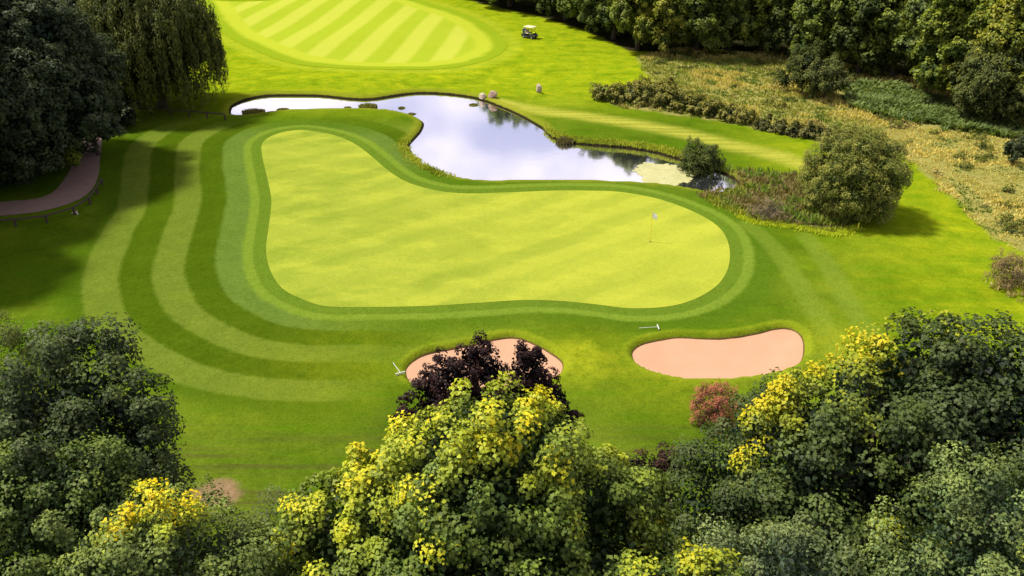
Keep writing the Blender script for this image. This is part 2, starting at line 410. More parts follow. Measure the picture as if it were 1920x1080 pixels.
# bare soil below the bunker grass lip, and worn earth
col = t.mix(t.step(t.attr('s_bunk'), .10, .02), col, (.10, .06, .03))
col = t.mix(t.step(t.math('ADD', t.attr('bare'), t.math('MULTIPLY', t.math('SUBTRACT', mid, .5), 1.6)), 1.2, .7), col, (.20, .13, .075))
col = t.mix(t.math('MULTIPLY', t.math('SUBTRACT', fine, .5), .9), col, (.30, .32, .03), 'OVERLAY')
col = t.mix(t.step(fine, .25, .75, .0, .5), col, t.mix(1.0, col, (.70, .74, .6), 'MULTIPLY'))
grain = t.noise(9.0, 4, .7)
col = t.mix(t.step(grain, .35, .7, 0, .75), col, t.mix(1.0, col, (.58, .66, .52), 'MULTIPLY'))
bmp = t.bump(t.noise(5.0, 6, .7), .5, .10)
M['grass'] = t.done(t.principled(col, .95, .0, normal=bmp))
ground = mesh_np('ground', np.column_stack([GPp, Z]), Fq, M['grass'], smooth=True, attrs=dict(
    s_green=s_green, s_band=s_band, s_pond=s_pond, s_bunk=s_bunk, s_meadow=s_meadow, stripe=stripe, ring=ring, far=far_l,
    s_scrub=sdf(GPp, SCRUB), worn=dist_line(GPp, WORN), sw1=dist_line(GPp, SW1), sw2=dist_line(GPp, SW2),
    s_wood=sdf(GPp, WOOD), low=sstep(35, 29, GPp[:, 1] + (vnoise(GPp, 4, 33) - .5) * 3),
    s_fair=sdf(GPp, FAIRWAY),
    mound_light=sum(a_ * np.exp(-((GPp[:, 0] - c_[0]) ** 2 + (GPp[:, 1] - c_[1]) ** 2) / (2 * r_ * r_)) for c_, r_, a_ in ((G(1085, 665), 1.5, 1), (G(1070, 690), 1.2, .6), (G(1555, 640), 1.3, .9), (G(1300, 716), 2.2, .5), (G(640, 690), 3, .35), (G(1180, 700), 2, .3))),
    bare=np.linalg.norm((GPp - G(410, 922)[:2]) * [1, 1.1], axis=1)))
tag(ground, 'mown grass ground of the golf course', kind='structure')

def sheet(name, poly, mat, dz, spacing=1.0, zfun=None, attrs=None):
    lo, hi = poly.min(0), poly.max(0)
    gx, gy = np.meshgrid(np.arange(lo[0], hi[0], spacing), np.arange(lo[1], hi[1], spacing))
    q = np.stack([gx.ravel(), gy.ravel()], 1); q = q[sdf(q, poly) < -spacing * .4]
    allp = np.vstack([poly, q]); N = len(poly)
    v, e, f, *_ = delaunay_2d_cdt([Vector(p) for p in allp], [(i, (i + 1) % N) for i in range(N)], [list(range(N))], 1, 1e-5)
    V2 = np.array([(p.x, p.y) for p in v]); z = terrain(V2)[0] + dz if zfun is None else zfun(V2)
    return mesh_np(name, np.column_stack([V2, z]), np.array([list(k) for k in f]), mat, smooth=True, attrs=attrs(V2) if attrs else None)

# putting green
t = NT('putting_turf')
a = t.noise(.16, 4, .6); b = t.noise(1.6, 5, .65); st = t.noise(.42, 4, .6, t.mapped((.55, 1.0, 1), .7))
c = t.mix(t.step(a, .3, .7), (.172, .214, .022), (.214, .248, .028))
c = t.mix(t.math('MULTIPLY', t.step(st, .45, .62), .6), c, (.265, .288, .032))
c = t.mix(t.math('MULTIPLY', t.step(b, .5, .8), .5), c, (.130, .188, .022))
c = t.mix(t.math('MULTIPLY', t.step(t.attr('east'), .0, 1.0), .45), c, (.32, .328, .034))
dp = t.n('ShaderNodeVectorMath', operation='DOT_PRODUCT'); t.l(t.pos(), dp.inputs[0]); dp.inputs[1].default_value = (.62 / 3.2, -.78 / 3.2, 0)
mw = t.math('ABSOLUTE', t.math('SUBTRACT', t.math('FRACT', t.math('ADD', dp.outputs['Value'], t.math('MULTIPLY', t.noise(.2, 2), .7))), .5))
c = t.mix(t.math('MULTIPLY', t.step(mw, .15, .35), t.step(t.noise(.15, 3), .35, .65, .15, .62)), c, t.mix(1.0, c, (.70, .78, .75), 'MULTIPLY'))
c = t.mix(t.step(t.noise(6, 5, .75), .35, .7, 0, .6), c, t.mix(1.0, c, (.70, .77, .66), 'MULTIPLY'))
c = t.mix(t.step(t.noise(2.6, 3, .6), .62, .72, 0, .35), c, (.27, .27, .06))
M['putting'] = t.done(t.principled(c, .9, .0, normal=t.bump(t.noise(9, 4), .15, .03)))
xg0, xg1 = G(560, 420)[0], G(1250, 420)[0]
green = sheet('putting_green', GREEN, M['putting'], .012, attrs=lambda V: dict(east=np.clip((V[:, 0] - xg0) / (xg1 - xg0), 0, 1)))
tag(green, 'smooth kidney shaped putting green', kind='structure')

# striped fairway beyond the pond
t = NT('striped_turf')
p0, p1, p2 = G(716, 122), G(798, 35), G(642, 113)
dirv = (p1 - p0)[:2]; dirv /= np.linalg.norm(dirv); nrm2 = np.array([dirv[1], -dirv[0]])
period = abs((p2 - p0)[:2] @ nrm2)
c = t.mix(t.noise(.4, 4), (.19, .25, .010), (.25, .29, .016))
dot = t.n('ShaderNodeVectorMath', operation='DOT_PRODUCT'); t.l(t.pos(), dot.inputs[0]); dot.inputs[1].default_value = (nrm2[0] / period, nrm2[1] / period, 0)
ph = t.math('ADD', t.math('FRACT', t.math('ADD', dot.outputs['Value'], float(.25 - (p0[:2] @ nrm2) / period))), t.math('MULTIPLY', t.math('SUBTRACT', t.noise(.5, 3), .5), .06))
tri = t.math('ABSOLUTE', t.math('SUBTRACT', ph, .5))
stc = t.mix(t.step(tri, .17, .33), (.295, .315, .040), (.20, .255, .012))
stc = t.mix(t.math('MULTIPLY', t.noise(.25, 3), .55), stc, (.25, .30, .025))
s = t.attr('s')
s = t.math('ADD', s, t.math('MULTIPLY', t.math('SUBTRACT', t.noise(.3, 3), .5), 1.2))
c = t.mix(t.step(s, -3.6, -4.6), t.mix(t.step(s, -1.2, -2.4), (.155, .215, .008), (.255, .295, .02)), stc)
c = t.mix(t.step(t.noise(4, 5, .7), .35, .7, 0, .4), c, t.mix(1.0, c, (.74, .8, .7), 'MULTIPLY'))
M['striped'] = t.done(t.principled(c, .95, .0, normal=t.bump(t.noise(5, 4), .25, .06)))
fw = sheet('fairway', FAIRWAY, M['striped'], .022, 1.3, attrs=lambda V: dict(s=sdf(V, FAIRWAY)))
tag(fw, 'fairway mown in diagonal light and dark stripes', kind='structure')

# bunkers
t = NT('bunker_sand')
c = t.mix(t.noise(.9, 5), (.335, .196, .122), (.405, .243, .155))
c = t.mix(t.math('MULTIPLY', t.noise(9, 4), .35), c, (.29, .165, .10))
rk = t.n('ShaderNodeTexWave'); rk.inputs['Scale'].default_value = 3.2; rk.inputs['Distortion'].default_value = 3.5; rk.inputs['Detail'].default_value = 3; t.l(t.pos(), rk.inputs['Vector'])
M['sand'] = t.done(t.principled(c, .95, .05, normal=t.bump(t.math('ADD', t.math('MULTIPLY', rk.outputs['Fac'], .12), t.noise(2.5, 6, .65)), .35, .06)))
for i, bp in enumerate(BUNKERS):
    o = sheet('bunker_sand', bp + (bp - bp.mean(0)) * .05, M['sand'], 0, .5, zfun=lambda V: -.44 + .14 * sstep(-1.6, .0, sdf(V, bp)) + .07 * vnoise(V, 1.3, 8) + .025 * vnoise(V, .5, 9))
    tag(o, ['pink sand bunker half hidden behind the purple tree', 'long bean shaped pink sand bunker in the open'][i], kind='structure')

# path
pl, pr = [], []
for i in range(len(PATH)):
    tg = PATH[min(i + 1, len(PATH) - 1), :2] - PATH[max(i - 1, 0), :2]; tg /= np.linalg.norm(tg); nn = np.array([-tg[1], tg[0]])
    pl.append(PATH[i, :2] + nn * PATH[i, 2]); pr.append(PATH[i, :2] - nn * PATH[i, 2])
PATHPOLY = np.array(pl + pr[::-1])
M['path'] = simple('gravel_path', (.195, .132, .105), .9, .15, var=.25, sc=2.5, bump=.3)
tag(sheet('path', PATHPOLY, M['path'], .03, .8), 'curved brownish pink gravel path', kind='structure')

# water
t = NT('water')
gl = t.n('ShaderNodeBsdfGlossy'); gl.inputs['Roughness'].default_value = .05; gl.inputs['Color'].default_value = (.97, .97, 1, 1)
df = t.n('ShaderNodeBsdfDiffuse'); df.inputs['Color'].default_value = (.10, .11, .13, 1)
bn = t.bump(t.noise(1.3, 3, .5), .03, .05); t.l(bn, gl.inputs['Normal'])
mx = t.n('ShaderNodeMixShader'); fr = t.n('ShaderNodeFresnel'); fr.inputs['IOR'].default_value = 1.8
t.l(t.step(fr.outputs[0], .04, .25, .55, .97), mx.inputs[0]); t.l(df.outputs[0], mx.inputs[1]); t.l(gl.outputs[0], mx.inputs[2])
M['water'] = t.done(mx.outputs[0])
cen = POND.mean(0)
lo, hi = POND.min(0) - 1, POND.max(0) + 1
gx, gy = np.arange(lo[0], hi[0], .6), np.arange(lo[1], hi[1], .6)
WX, WY = np.meshgrid(gx, gy); wp = np.stack([WX.ravel(), WY.ravel()], 1); ws = sdf(wp, POND)
wi = np.arange(len(wp)).reshape(len(gy), len(gx))
q = np.stack([wi[:-1, :-1].ravel(), wi[:-1, 1:].ravel(), wi[1:, 1:].ravel(), wi[1:, :-1].ravel()], 1)
q = q[ws[q].min(1) < .15]
used, inv = np.unique(q, return_inverse=True)
tag(mesh_np('pond_water', np.column_stack([wp[used], np.full(len(used), -.35)]), inv.reshape(q.shape), M['water'], smooth=True), 'still pond reflecting a bright cloudy sky', kind='structure')

# ------------------------------------------------------------------ foliage
def unit(v): return v / np.maximum(np.linalg.norm(v, axis=-1, keepdims=True), 1e-9)
def leaf_verts(p, nrm, L, Wd, rng, fold=.18, tdir=None):
    N = len(p)
    r = rng.normal(size=(N, 3)) if tdir is None else tdir + rng.normal(size=(N, 3)) * .25
    tt = unit(r - nrm * np.sum(r * nrm, 1, keepdims=True)); bb = np.cross(nrm, tt)
    L = L[:, None]; Wd = Wd[:, None]
    V = np.empty((N, 4, 3))
    V[:, 0] = p - tt * L * .5; V[:, 2] = p + tt * L * .5 - nrm * L * .22
    V[:, 1] = p + bb * Wd * .5 + nrm * L * fold + tt * L * .06; V[:, 3] = p - bb * Wd * .5 + nrm * L * fold + tt * L * .06
    return V.reshape(-1, 3)
def crown_geo(seed, lobes, clump_r, dens, nleaf, L, pal, patches=(), ybase=0.0, yellow=(.56, .46, .014), aspect=.85, droop=0.0, inner=.35, sprigs=6, under=.35, zcut=None):
    """lobes (n,5): x y z rxy rz -> leaf quads and colours"""
    rng = R(seed); lobes = np.asarray(lobes, float)
    C, A = [], []
    for i, (x, y, z, r, rz) in enumerate(lobes):
        k = max(6, int(dens * 4 * math.pi * ((r * r * 2 + rz * r) / 3)))
        u = unit(rng.normal(size=(k, 3)))
        u = u[(u[:, 2] > -.25) | (rng.random(k) < under)]
        p = np.array([x, y, z]) + u * [r, r, rz] * rng.uniform(.82, 1.08, (len(u), 1))
        keep = np.ones(len(p), bool)
        for j, (a, b, c, r2, rz2) in enumerate(lobes):
            if j != i: keep &= np.sum(((p - [a, b, c]) / [r2, r2, rz2]) ** 2, 1) > .72
        C.append(p[keep]); A.append(unit(u[keep] / [r, r, rz]))
    C = np.vstack(C); A = np.vstack(A)
    top = lobes[:, 2].max()
    if sprigs:                                               # leaders that break the outline
        hi = np.argsort(-(C[:, 2] + rng.normal(size=len(C)) * (1.5)))[:sprigs * 3]
        hi = rng.choice(hi, min(sprigs, len(hi)), replace=False)
        for h in hi:
            d = unit(A[h] * .5 + np.array([0, 0, 1.0]) + rng.normal(size=3) * .2)
            for q in range(1, 3):
                C = np.vstack([C, C[h] + d * clump_r * .65 * q]); A = np.vstack([A, d])
    n = len(C)
    cm = rng.random(n) ** 1.4; cs = clump_r * rng.uniform(.65, 1.3, n)
    yw = np.zeros(n)
    for (pc, pr, ps) in patches:
        dd = np.linalg.norm((C - pc) / pr, axis=1); yw = np.maximum(yw, ps * np.clip(1.35 - dd, 0, 1))
    yw = np.clip(yw * rng.uniform(.55, 1.2, n) + (rng.random(n) < ybase) * rng.uniform(.3, .9, n), 0, 1)
    axis_ = unit(A * .65 + np.array([0, 0, .6]))
    kk = rng.poisson(nleaf, n); ci = np.repeat(np.arange(n), kk); N = len(ci)
    u = unit(rng.normal(size=(N, 3)) + axis_[ci] * .9)
    rad = cs[ci] * rng.uniform(.25, 1.0, N) ** .5
    off = u * rad[:, None]
    sd = unit(rng.normal(size=(n, 3)))[ci]; off += sd * np.sum(off * sd, 1, keepdims=True) * rng.uniform(-.35, .9, n)[ci][:, None]
    tip = np.clip(np.sum(u * axis_[ci], 1), 0, 1) * np.clip(rad / cs[ci], 0, 1)
    tdir = None
    if droop:
        off = off * [.6, .6, .6]; off[:, 2] -= rng.random(N) ** 1.0 * droop * (.4 + cm[ci])
        off[:, :2] += A[ci][:, :2] * .25 * droop
        tdir = np.tile([0, 0, -1.0], (N, 1))
    p = C[ci] + off
    nr = unit(u * .8 + axis_[ci] * .45 + np.array([0, 0, .2]) + rng.normal(size=(N, 3)) * .26)
    LL = L * rng.uniform(.65, 1.3, N)
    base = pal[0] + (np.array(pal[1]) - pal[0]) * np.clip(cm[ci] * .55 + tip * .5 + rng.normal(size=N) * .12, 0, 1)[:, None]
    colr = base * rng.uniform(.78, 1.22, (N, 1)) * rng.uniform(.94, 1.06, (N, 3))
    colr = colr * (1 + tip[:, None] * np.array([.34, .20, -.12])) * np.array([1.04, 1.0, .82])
    yl = np.clip(yw[ci] * (.22 + .9 * tip) * rng.uniform(.7, 1.2, N), 0, 1)[:, None]
    mid = np.array([.30, .34, .02])
    ycol = np.where(yl < .5, base + (mid - base) * yl * 2, mid + (np.array(yellow) - mid) * (yl * 2 - 1))
    colr = np.where(yl > .05, ycol * rng.uniform(.85, 1.12, (N, 1)), colr)
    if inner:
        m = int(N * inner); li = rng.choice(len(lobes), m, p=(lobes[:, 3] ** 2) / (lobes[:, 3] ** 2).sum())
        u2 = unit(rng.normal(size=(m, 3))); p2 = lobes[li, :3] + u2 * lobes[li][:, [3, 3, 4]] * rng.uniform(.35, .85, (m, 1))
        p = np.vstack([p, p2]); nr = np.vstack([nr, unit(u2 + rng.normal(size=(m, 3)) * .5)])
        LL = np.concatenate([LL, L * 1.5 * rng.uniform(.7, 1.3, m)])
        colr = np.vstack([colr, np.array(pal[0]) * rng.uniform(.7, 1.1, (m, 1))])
        if tdir is not None: tdir = np.vstack([tdir, np.tile([0, 0, -1.0], (m, 1))])
    if zcut is not None:
        k = p[:, 2] > zcut; p, nr, LL, colr = p[k], nr[k], LL[k], colr[k]
        if tdir is not None: tdir = tdir[k]
    V = leaf_verts(p, nr, LL, LL * aspect, rng, tdir=tdir)
    return V, np.repeat(colr, 4, axis=0)
def quads(nv): return np.arange(nv).reshape(-1, 4)
def auto_lobes(seed, Rr, z0, z1, n=14, lr=.36, shape='round'):
    rng = R(seed); out = [(0, 0, (z0 + z1) / 2, Rr * .62, (z1 - z0) * .36)]
    hz = (z1 - z0) / 2; zc = (z0 + z1) / 2
    for i in range(n):
        f = (i + .5) / n; uz = 1 - 1.75 * f; ph = i * 2.39996 + rng.uniform(-.4, .4); q = math.sqrt(max(0, 1 - uz * uz))
        if shape == 'cone': w = .35 + .65 * f
        elif shape == 'dome': w = q ** .6 if uz < .3 else q ** .9
        else: w = q
        if shape == 'dome': w = max(w, .15)
        k = rng.uniform(.88, 1.1); r = lr * Rr * rng.uniform(.78, 1.25)
        out.append((math.cos(ph) * w * (Rr - r * .75) * k, math.sin(ph) * w * (Rr - r * .75) * k, zc + uz * (hz - r * .75), r, r * rng.uniform(.75, 1.0)))
    return out
def trunk_obj(parent, seed, lobes, height, rad, lean=(0, 0)):
    rng = R(seed + 991); mb = MB(); lobes = np.asarray(lobes)
    zt = height * .8
    pts = [(lean[0] * k * k + rng.normal() * .06 * (k > 0), lean[1] * k * k + rng.normal() * .06 * (k > 0), -.15 + (zt + .15) * k) for k in np.linspace(0, 1, 8)]
    mb.tube(pts, [rad * (1.35 if i == 0 else 1 - .8 * i / 7) for i in range(8)], 9)
    for l in lobes[1:]:
        k = float(np.clip((l[2] - l[3] * 1.3) / zt, .15, .85)); i = k * 7; i0 = int(i); a = np.array(pts[i0]) * (1 - (i - i0)) + np.array(pts[i0 + 1]) * (i - i0)
        e = l[:3]; m = (a + e) / 2 + [0, 0, .25 * np.linalg.norm(e - a) * .5] + rng.normal(size=3) * .12
        r0 = rad * (1 - .75 * k) * .5
        mb.tube([a, m, e, e + (e - m) * .5], [r0, r0 * .65, r0 * .35, r0 * .12], 6)
    return mb.build('trunk', M['bark'], parent, smooth=True)
DARK = ((.026, .043, .024), (.060, .088, .046))
def tree(name, label, cat, base, height, Rr, seed, z0=2.0, n=14, lr=.36, shape='round', pal=DARK, mat='leaf', clump_r=.42, dens=1.9, nleaf=42, L=.2,
         group=None, rad=.22, patches=(), sprigs=6, lobes=None, foliage='crown', trunk=True, lean=(0, 0), **kw):
    e = empty(name, tuple(base))
    tag(e, label, cat, group)
    lobes = lobes if lobes is not None else auto_lobes(seed, Rr, z0, height, n, lr, shape)
    V, c = crown_geo(seed, lobes, clump_r, dens, nleaf, L, (np.array(pal[0]), np.array(pal[1])), patches, sprigs=sprigs, **kw)
    mesh_np(foliage, V, quads(len(V)), M[mat], e, cols=c)
    if trunk: trunk_obj(e, seed, lobes, height, rad, lean)
    return e
def copy_tree(o, loc, rz, sc, label=None):
    c = o.copy(); link(c); c.location = loc; c.rotation_euler = (0, 0, rz); c.scale = sc
    if label: c['label'] = label
    for ch in o.children:
        d = ch.copy(); link(d, c)
    return c
def base_under(px, py, z):
    """ground point below a crown top seen at this pixel at height z"""
    p = G(px, py, z); return np.array([p[0], p[1], gz(p[0], p[1]) - .05])
def rel(px, py, z, b):
    return G(px, py, z) - np.array([b[0], b[1], b[2]])
def lob(px, py, z, r, b, q=.85):
    """lobe of radius r centred at height z whose top is seen at this pixel"""
    p = rel(px, py, z + .7 * r, b); return (p[0], p[1], p[2] - .7 * r, r, r * q)

# --- foreground trees (tops below the camera)
MAPLE = ((0.024, 0.045, 0.010), (0.110, 0.171, 0.037))
GREY = ((0.015, 0.030, 0.013), (0.064, 0.097, 0.039))
LIME = ((0.042, 0.070, 0.019), (0.144, 0.204, 0.053))
# big yellow and green sycamore in the middle
b = base_under(925, 720, 13.2)
patch = [(rel(905, 720, 12.8, b), 1.03, 1.23), (rel(930, 850, 11.6, b), 1.32, 1.30), (rel(690, 930, 10.2, b), 1.72, 1.04), (rel(800, 830, 11.5, b), 1.15, 0.98), (rel(1000, 780, 12.0, b), 1.15, 1.04),
         (rel(1060, 900, 10.5, b), .9, .7), (rel(1180, 840, 10.5, b), .9, .7), (rel(720, 1000, 9.2, b), 1.26, 0.98), (rel(1130, 990, 9.4, b), .8, .6), (rel(860, 770, 12.3, b), .9, .8)]
lobes = [(0, 0, 8.2, 3.2, 3.4)] + [lob(x, y, z, r, b, .85) for x, y, z, r in
         [(915,760,11.6,1.25),(830,820,10.9,1.3),(1000,810,10.9,1.3),(920,880,10.6,1.6),(760,890,9.8,1.5),(1090,890,9.8,1.35),(1160,900,9.0,1.2),(640,940,8.9,1.4),(700,1010,8.6,1.5),(830,1000,9.3,1.6),
          (980,1000,9.4,1.6),(1110,1000,8.9,1.5),(1190,1010,8.0,1.2),(570,990,8.0,1.2),(640,1080,7.4,1.4),(800,1120,7.6,1.6),(980,1130,7.6,1.7),(1140,1110,7.4,1.4),(900,1230,6.0,1.8)]]
tree('sycamore_tree', 'green sycamore covered all over in bright yellow leaf clusters, before the purple tree', 'tree', b, 13.2, 5, 11, lobes=lobes, pal=MAPLE, patches=patch, ybase=.14, clump_r=.40, dens=2.12, nleaf=116, L=0.107, rad=.3, sprigs=9)
# purple tree behind it
b = base_under(900, 640, 9.4)
lobes = [(0, 0, 5.6, 2.0, 2.6)] + [lob(x, y, z, r, b, .9) for x, y, z, r in
         [(886,650,8.9,.42),(850,675,8.4,.8),(985,668,8.3,.62),(915,672,8.3,.65),(815,705,7.5,.85),(1010,690,7.6,.5),(1040,725,7.2,.5),(775,765,6.6,.75),(860,735,7.2,1.0),(965,735,7.2,.85),(1062,780,6.2,.55),(900,800,6,1.5)]]
tree('purple_maple_tree', 'dark purple leaved maple in front of the sand bunker', 'tree', b, 9.4, 3, 12, lobes=lobes, pal=((0.008, 0.004, 0.006), (0.037, 0.017, 0.024)), inner=.3, clump_r=.22, dens=4.0, nleaf=85, L=0.088, rad=.16, sprigs=12)
b = base_under(1222, 850, 6.2)
tree('purple_sapling', 'small purple leaved sapling beside the yellow and green sycamore', 'tree', b, 6.2, 1.1, 13, z0=2, n=7, pal=((0.015, 0.008, 0.009), (0.061, 0.032, 0.034)), clump_r=.25, dens=3.40, nleaf=64, L=0.078, rad=.07)
# right-hand big trees
b = base_under(1690, 640, 13.0)
patch = [(rel(1550, 720, 11.0, b), 1.65, 2.98), (rel(1470, 800, 9.8, b), 1.54, 2.87), (rel(1620, 680, 11.6, b), 1.10, 1.99), (rel(1590, 820, 10.0, b), 1.10, 2.21), (rel(1740, 640, 12.2, b), 0.77, 1.33), (rel(1420, 850, 9.6, b), 0.66, 1.99)]
lobes = [(0, 0, 8.0, 3.4, 3.4)] + [lob(x, y, z, r, b, .85) for x, y, z, r in
         [(1720,640,11.9,1.2),(1640,690,11.3,1.25),(1570,740,10.6,1.3),(1760,700,11.3,1.4),(1490,800,9.6,1.35),(1600,830,9.9,1.5),(1720,800,10.3,1.6),(1820,790,9.9,1.3),(1450,880,8.4,1.2),(1560,920,8.6,1.6),(1690,920,8.6,1.7),(1790,900,8.4,1.5),(1600,1020,6.8,1.8),(1720,1030,6.4,1.7)]]
tree('sycamore_tree', 'large dark green sycamore with one glowing yellow branch cluster on its side', 'tree', b, 13, 5, 14, lobes=lobes, pal=((0.017, 0.032, 0.012), (0.077, 0.122, 0.039)), patches=patch, ybase=.03, clump_r=.54, dens=1.07, nleaf=177, L=0.111, inner=.22, rad=.32, sprigs=7)
b = base_under(1420, 770, 9.0)
lobes = [(0, 0, 5.4, 2.2, 2.8)] + [lob(x, y, z, r, b, .9) for x, y, z, r in
         [(1490,735,8.1,.9),(1420,770,7.9,1.0),(1350,840,7.0,1.1),(1320,920,6.2,1.1),(1420,870,7.0,1.3),(1380,960,6.0,1.4),(1310,1000,5.2,1.1),(1480,960,6.2,1.5),(1400,1060,4.6,1.5)]]
tree('dusky_tree', 'dull grey green tree between the red shrub and the yellow clustered sycamore', 'tree', b, 9, 3.2, 15, lobes=lobes, pal=GREY, clump_r=0.47, dens=1.22, nleaf=161, L=0.094, inner=.22, rad=.2)
b = base_under(1860, 590, 13.5)
lobes = [(0, 0, 8.6, 3.2, 3.4)] + [lob(x, y, z, r, b, .9) for x, y, z, r in
         [(1835,648,12.5,.9),(1890,658,12.4,1.1),(1950,668,12.2,1.3),(1830,728,11.5,1.2),(1900,748,11.4,1.4),(1990,768,10.9,1.5),(1850,818,10.2,1.4),(1930,848,9.9,1.6),(1890,928,8.6,1.6),(2040,868,9.4,1.6)]]
tree('dark_maple_tree', 'very dark blue green maple with a spindly leader at its top', 'tree', b, 13.5, 4.5, 16, lobes=lobes, pal=((0.015, 0.029, 0.013), (0.064, 0.101, 0.044)), clump_r=.54, dens=1.03, nleaf=177, L=0.111, inner=.22, rad=.3, sprigs=4)
b = base_under(1870, 900, 12.5)
lobes = [(.5, -.3, 7.4, 2.6, 2.8)] + [lob(x, y, z, r, b, .8) for x, y, z, r in
         [(1880,910,11.6,1.1),(1815,950,11.1,1.0),(1755,1005,10.4,.95),(1950,920,11.4,1.2),(1880,1000,10.9,1.3),(1790,1050,10.2,1.2),(1735,1085,9.6,.9),(1960,1040,10.4,1.4),(1860,1110,9.6,1.4),(2050,980,10.6,1.3),(1760,1150,8.6,1.2)]]
tree('silver_green_tree', 'pale silvery green tree with a few yellow tips near the dark blue green maple', 'tree', b, 12.5, 4, 17, lobes=lobes, pal=((0.038, 0.065, 0.028), (0.142, 0.204, 0.084)), ybase=.04, dens=1.40, clump_r=0.44, nleaf=177, L=0.088, inner=.22, rad=.26, aspect=.6)
b = base_under(1480, 1000, 12.0)
lobes = [(0, 0, 8.6, 2.0, 2.6)] + [lob(x, y, z, r, b, .8) for x, y, z, r in
         [(1475,1022,11.2,.8),(1420,1052,10.8,.8),(1530,1052,10.8,.75),(1480,1092,10.3,1.0),(1400,1122,9.7,.9),(1540,1122,9.8,.9)]]
tree('pale_green_tree', 'pale grey green treetop just below the dark shade of the big sycamore', 'tree', b, 12, 2.6, 18, lobes=lobes, pal=((0.041, 0.066, 0.037), (0.151, 0.210, 0.109)), dens=1.40, clump_r=0.43, nleaf=177, L=0.088, inner=.22, rad=.2, aspect=.6)
b = base_under(1305, 1050, 12.2)
tree('yellow_topped_tree', 'slim treetop with pure yellow tips beside the pale grey green treetop', 'tree', b, 12.2, 1.3, 19, z0=7, n=8, pal=MAPLE, ybase=.55, dens=1.40, clump_r=0.39, nleaf=161, L=0.088, inner=.22, rad=.12, sprigs=4)
# left-hand trees
b = base_under(150, 640, 11.5)
lobes = [(-.6, 0, 6.4, 2.3, 3.2)] + [lob(x, y, z, r, b, .88) for x, y, z, r in
         [(110,647,10.6,.85),(185,662,10.4,.9),(150,712,10.0,1.2),(235,732,9.6,1.0),(60,712,9.9,1.2),(-20,742,9.6,1.2),(235,792,8.8,.85),(190,802,9.0,1.3),(90,812,9.0,1.4),(265,837,7.6,.85),(285,902,6.8,.85),(240,892,7.6,1.3),(140,902,7.6,1.5),(20,842,8.2,1.4),(255,962,5.9,1.0),(200,982,6.2,1.4)]]
tree('dark_maple_tree', 'dark grey green maple with pale tips overhanging the curved mown stripes', 'tree', b, 11.5, 4.5, 20, lobes=lobes, pal=((0.017, 0.032, 0.015), (0.075, 0.117, 0.048)), patches=[(rel(60, 720, 9.9, b), 1.1, .42), (rel(180, 610, 10.6, b), .5, .5)], dens=1.22, clump_r=0.48, nleaf=177, L=0.101, inner=.22, rad=.28, sprigs=10)
b = base_under(25, 600, 9.6)
tree('feathery_tree', 'small feathery olive green treetop peeping over the dark grey green maple', 'tree', b, 9.6, 1.7, 21, z0=4, n=9, pal=((0.038, 0.057, 0.017), (0.131, 0.171, 0.048)), clump_r=0.39, dens=1.40, nleaf=145, L=0.094, aspect=.4, mat='leaf_fine', inner=.22, rad=.12, sprigs=10)
b = base_under(110, 850, 10.5)
lobes = [(0, 0, 6.8, 2.4, 2.8)] + [lob(x, y, z, r, b, .85) for x, y, z, r in
         [(40,860,9.7,.9),(110,870,9.6,.9),(170,900,9.1,.8),(60,930,9.0,1.1),(-30,900,9.2,1.2),(140,960,8.4,1.0),(40,1010,8.2,1.2),(-20,1060,7.8,1.2),(110,1060,7.4,1.2)]]
tree('olive_green_tree', 'mid green tree with loose sprays below the dark grey green maple', 'tree', b, 10.5, 3.2, 22, lobes=lobes, pal=((0.026, 0.048, 0.013), (0.115, 0.176, 0.046)), patches=[(rel(90, 870, 9.8, b), .7, .3)], dens=1.26, clump_r=0.44, nleaf=161, L=0.094, inner=.22, rad=.2)
b = base_under(290, 950, 11.0)
patch = [(rel(290, 985, 10.2, b), 0.83, 2.76), (rel(345, 960, 10.2, b), 0.50, 2.65), (rel(250, 1010, 9.8, b), 0.44, 2.43), (rel(160, 975, 10, b), 0.24, 2.21), (rel(225, 915, 10.4, b), 0.39, 1.10)]
lobes = [(0, 0, 7.6, 2.3, 2.8)] + [lob(x, y, z, r, b, .85) for x, y, z, r in
         [(230,945,10.0,.75),(340,985,9.8,.75),(285,1000,9.8,.9),(170,1000,9.4,.8),(400,1000,9.2,.75),(220,1050,9.2,.9),(330,1060,9.0,1.0),(130,1060,8.8,.9),(420,1070,8.4,.8),(270,1130,8.2,1.1)]]
tree('golden_patched_tree', 'green tree with a single dense golden yellow patch of leaves', 'tree', b, 11, 3.2, 23, lobes=lobes, pal=((0.032, 0.053, 0.017), (0.131, 0.190, 0.059)), patches=patch, yellow=(.62, .46, .008), dens=1.40, clump_r=0.42, nleaf=168, L=0.088, inner=.22, rad=.2)
b = base_under(500, 985, 8.8)
lobes = [(0, 0, 5.6, 1.8, 2.4)] + [lob(x, y, z, r, b, .9) for x, y, z, r in
         [(500,1000,7.9,.85),(450,1030,7.6,.85),(545,1030,7.6,.8),(500,1070,7.2,1.0),(430,1090,6.8,.9)]]
tree('dusky_tree', 'dull grey fine leaved treetop between the golden patch and the yellow sycamore', 'tree', b, 8.8, 2.4, 24, lobes=lobes, pal=((0.024, 0.036, 0.021), (0.088, 0.116, 0.064)), dens=1.50, clump_r=0.39, nleaf=161, L=0.078, aspect=.45, inner=.22, rad=.16)

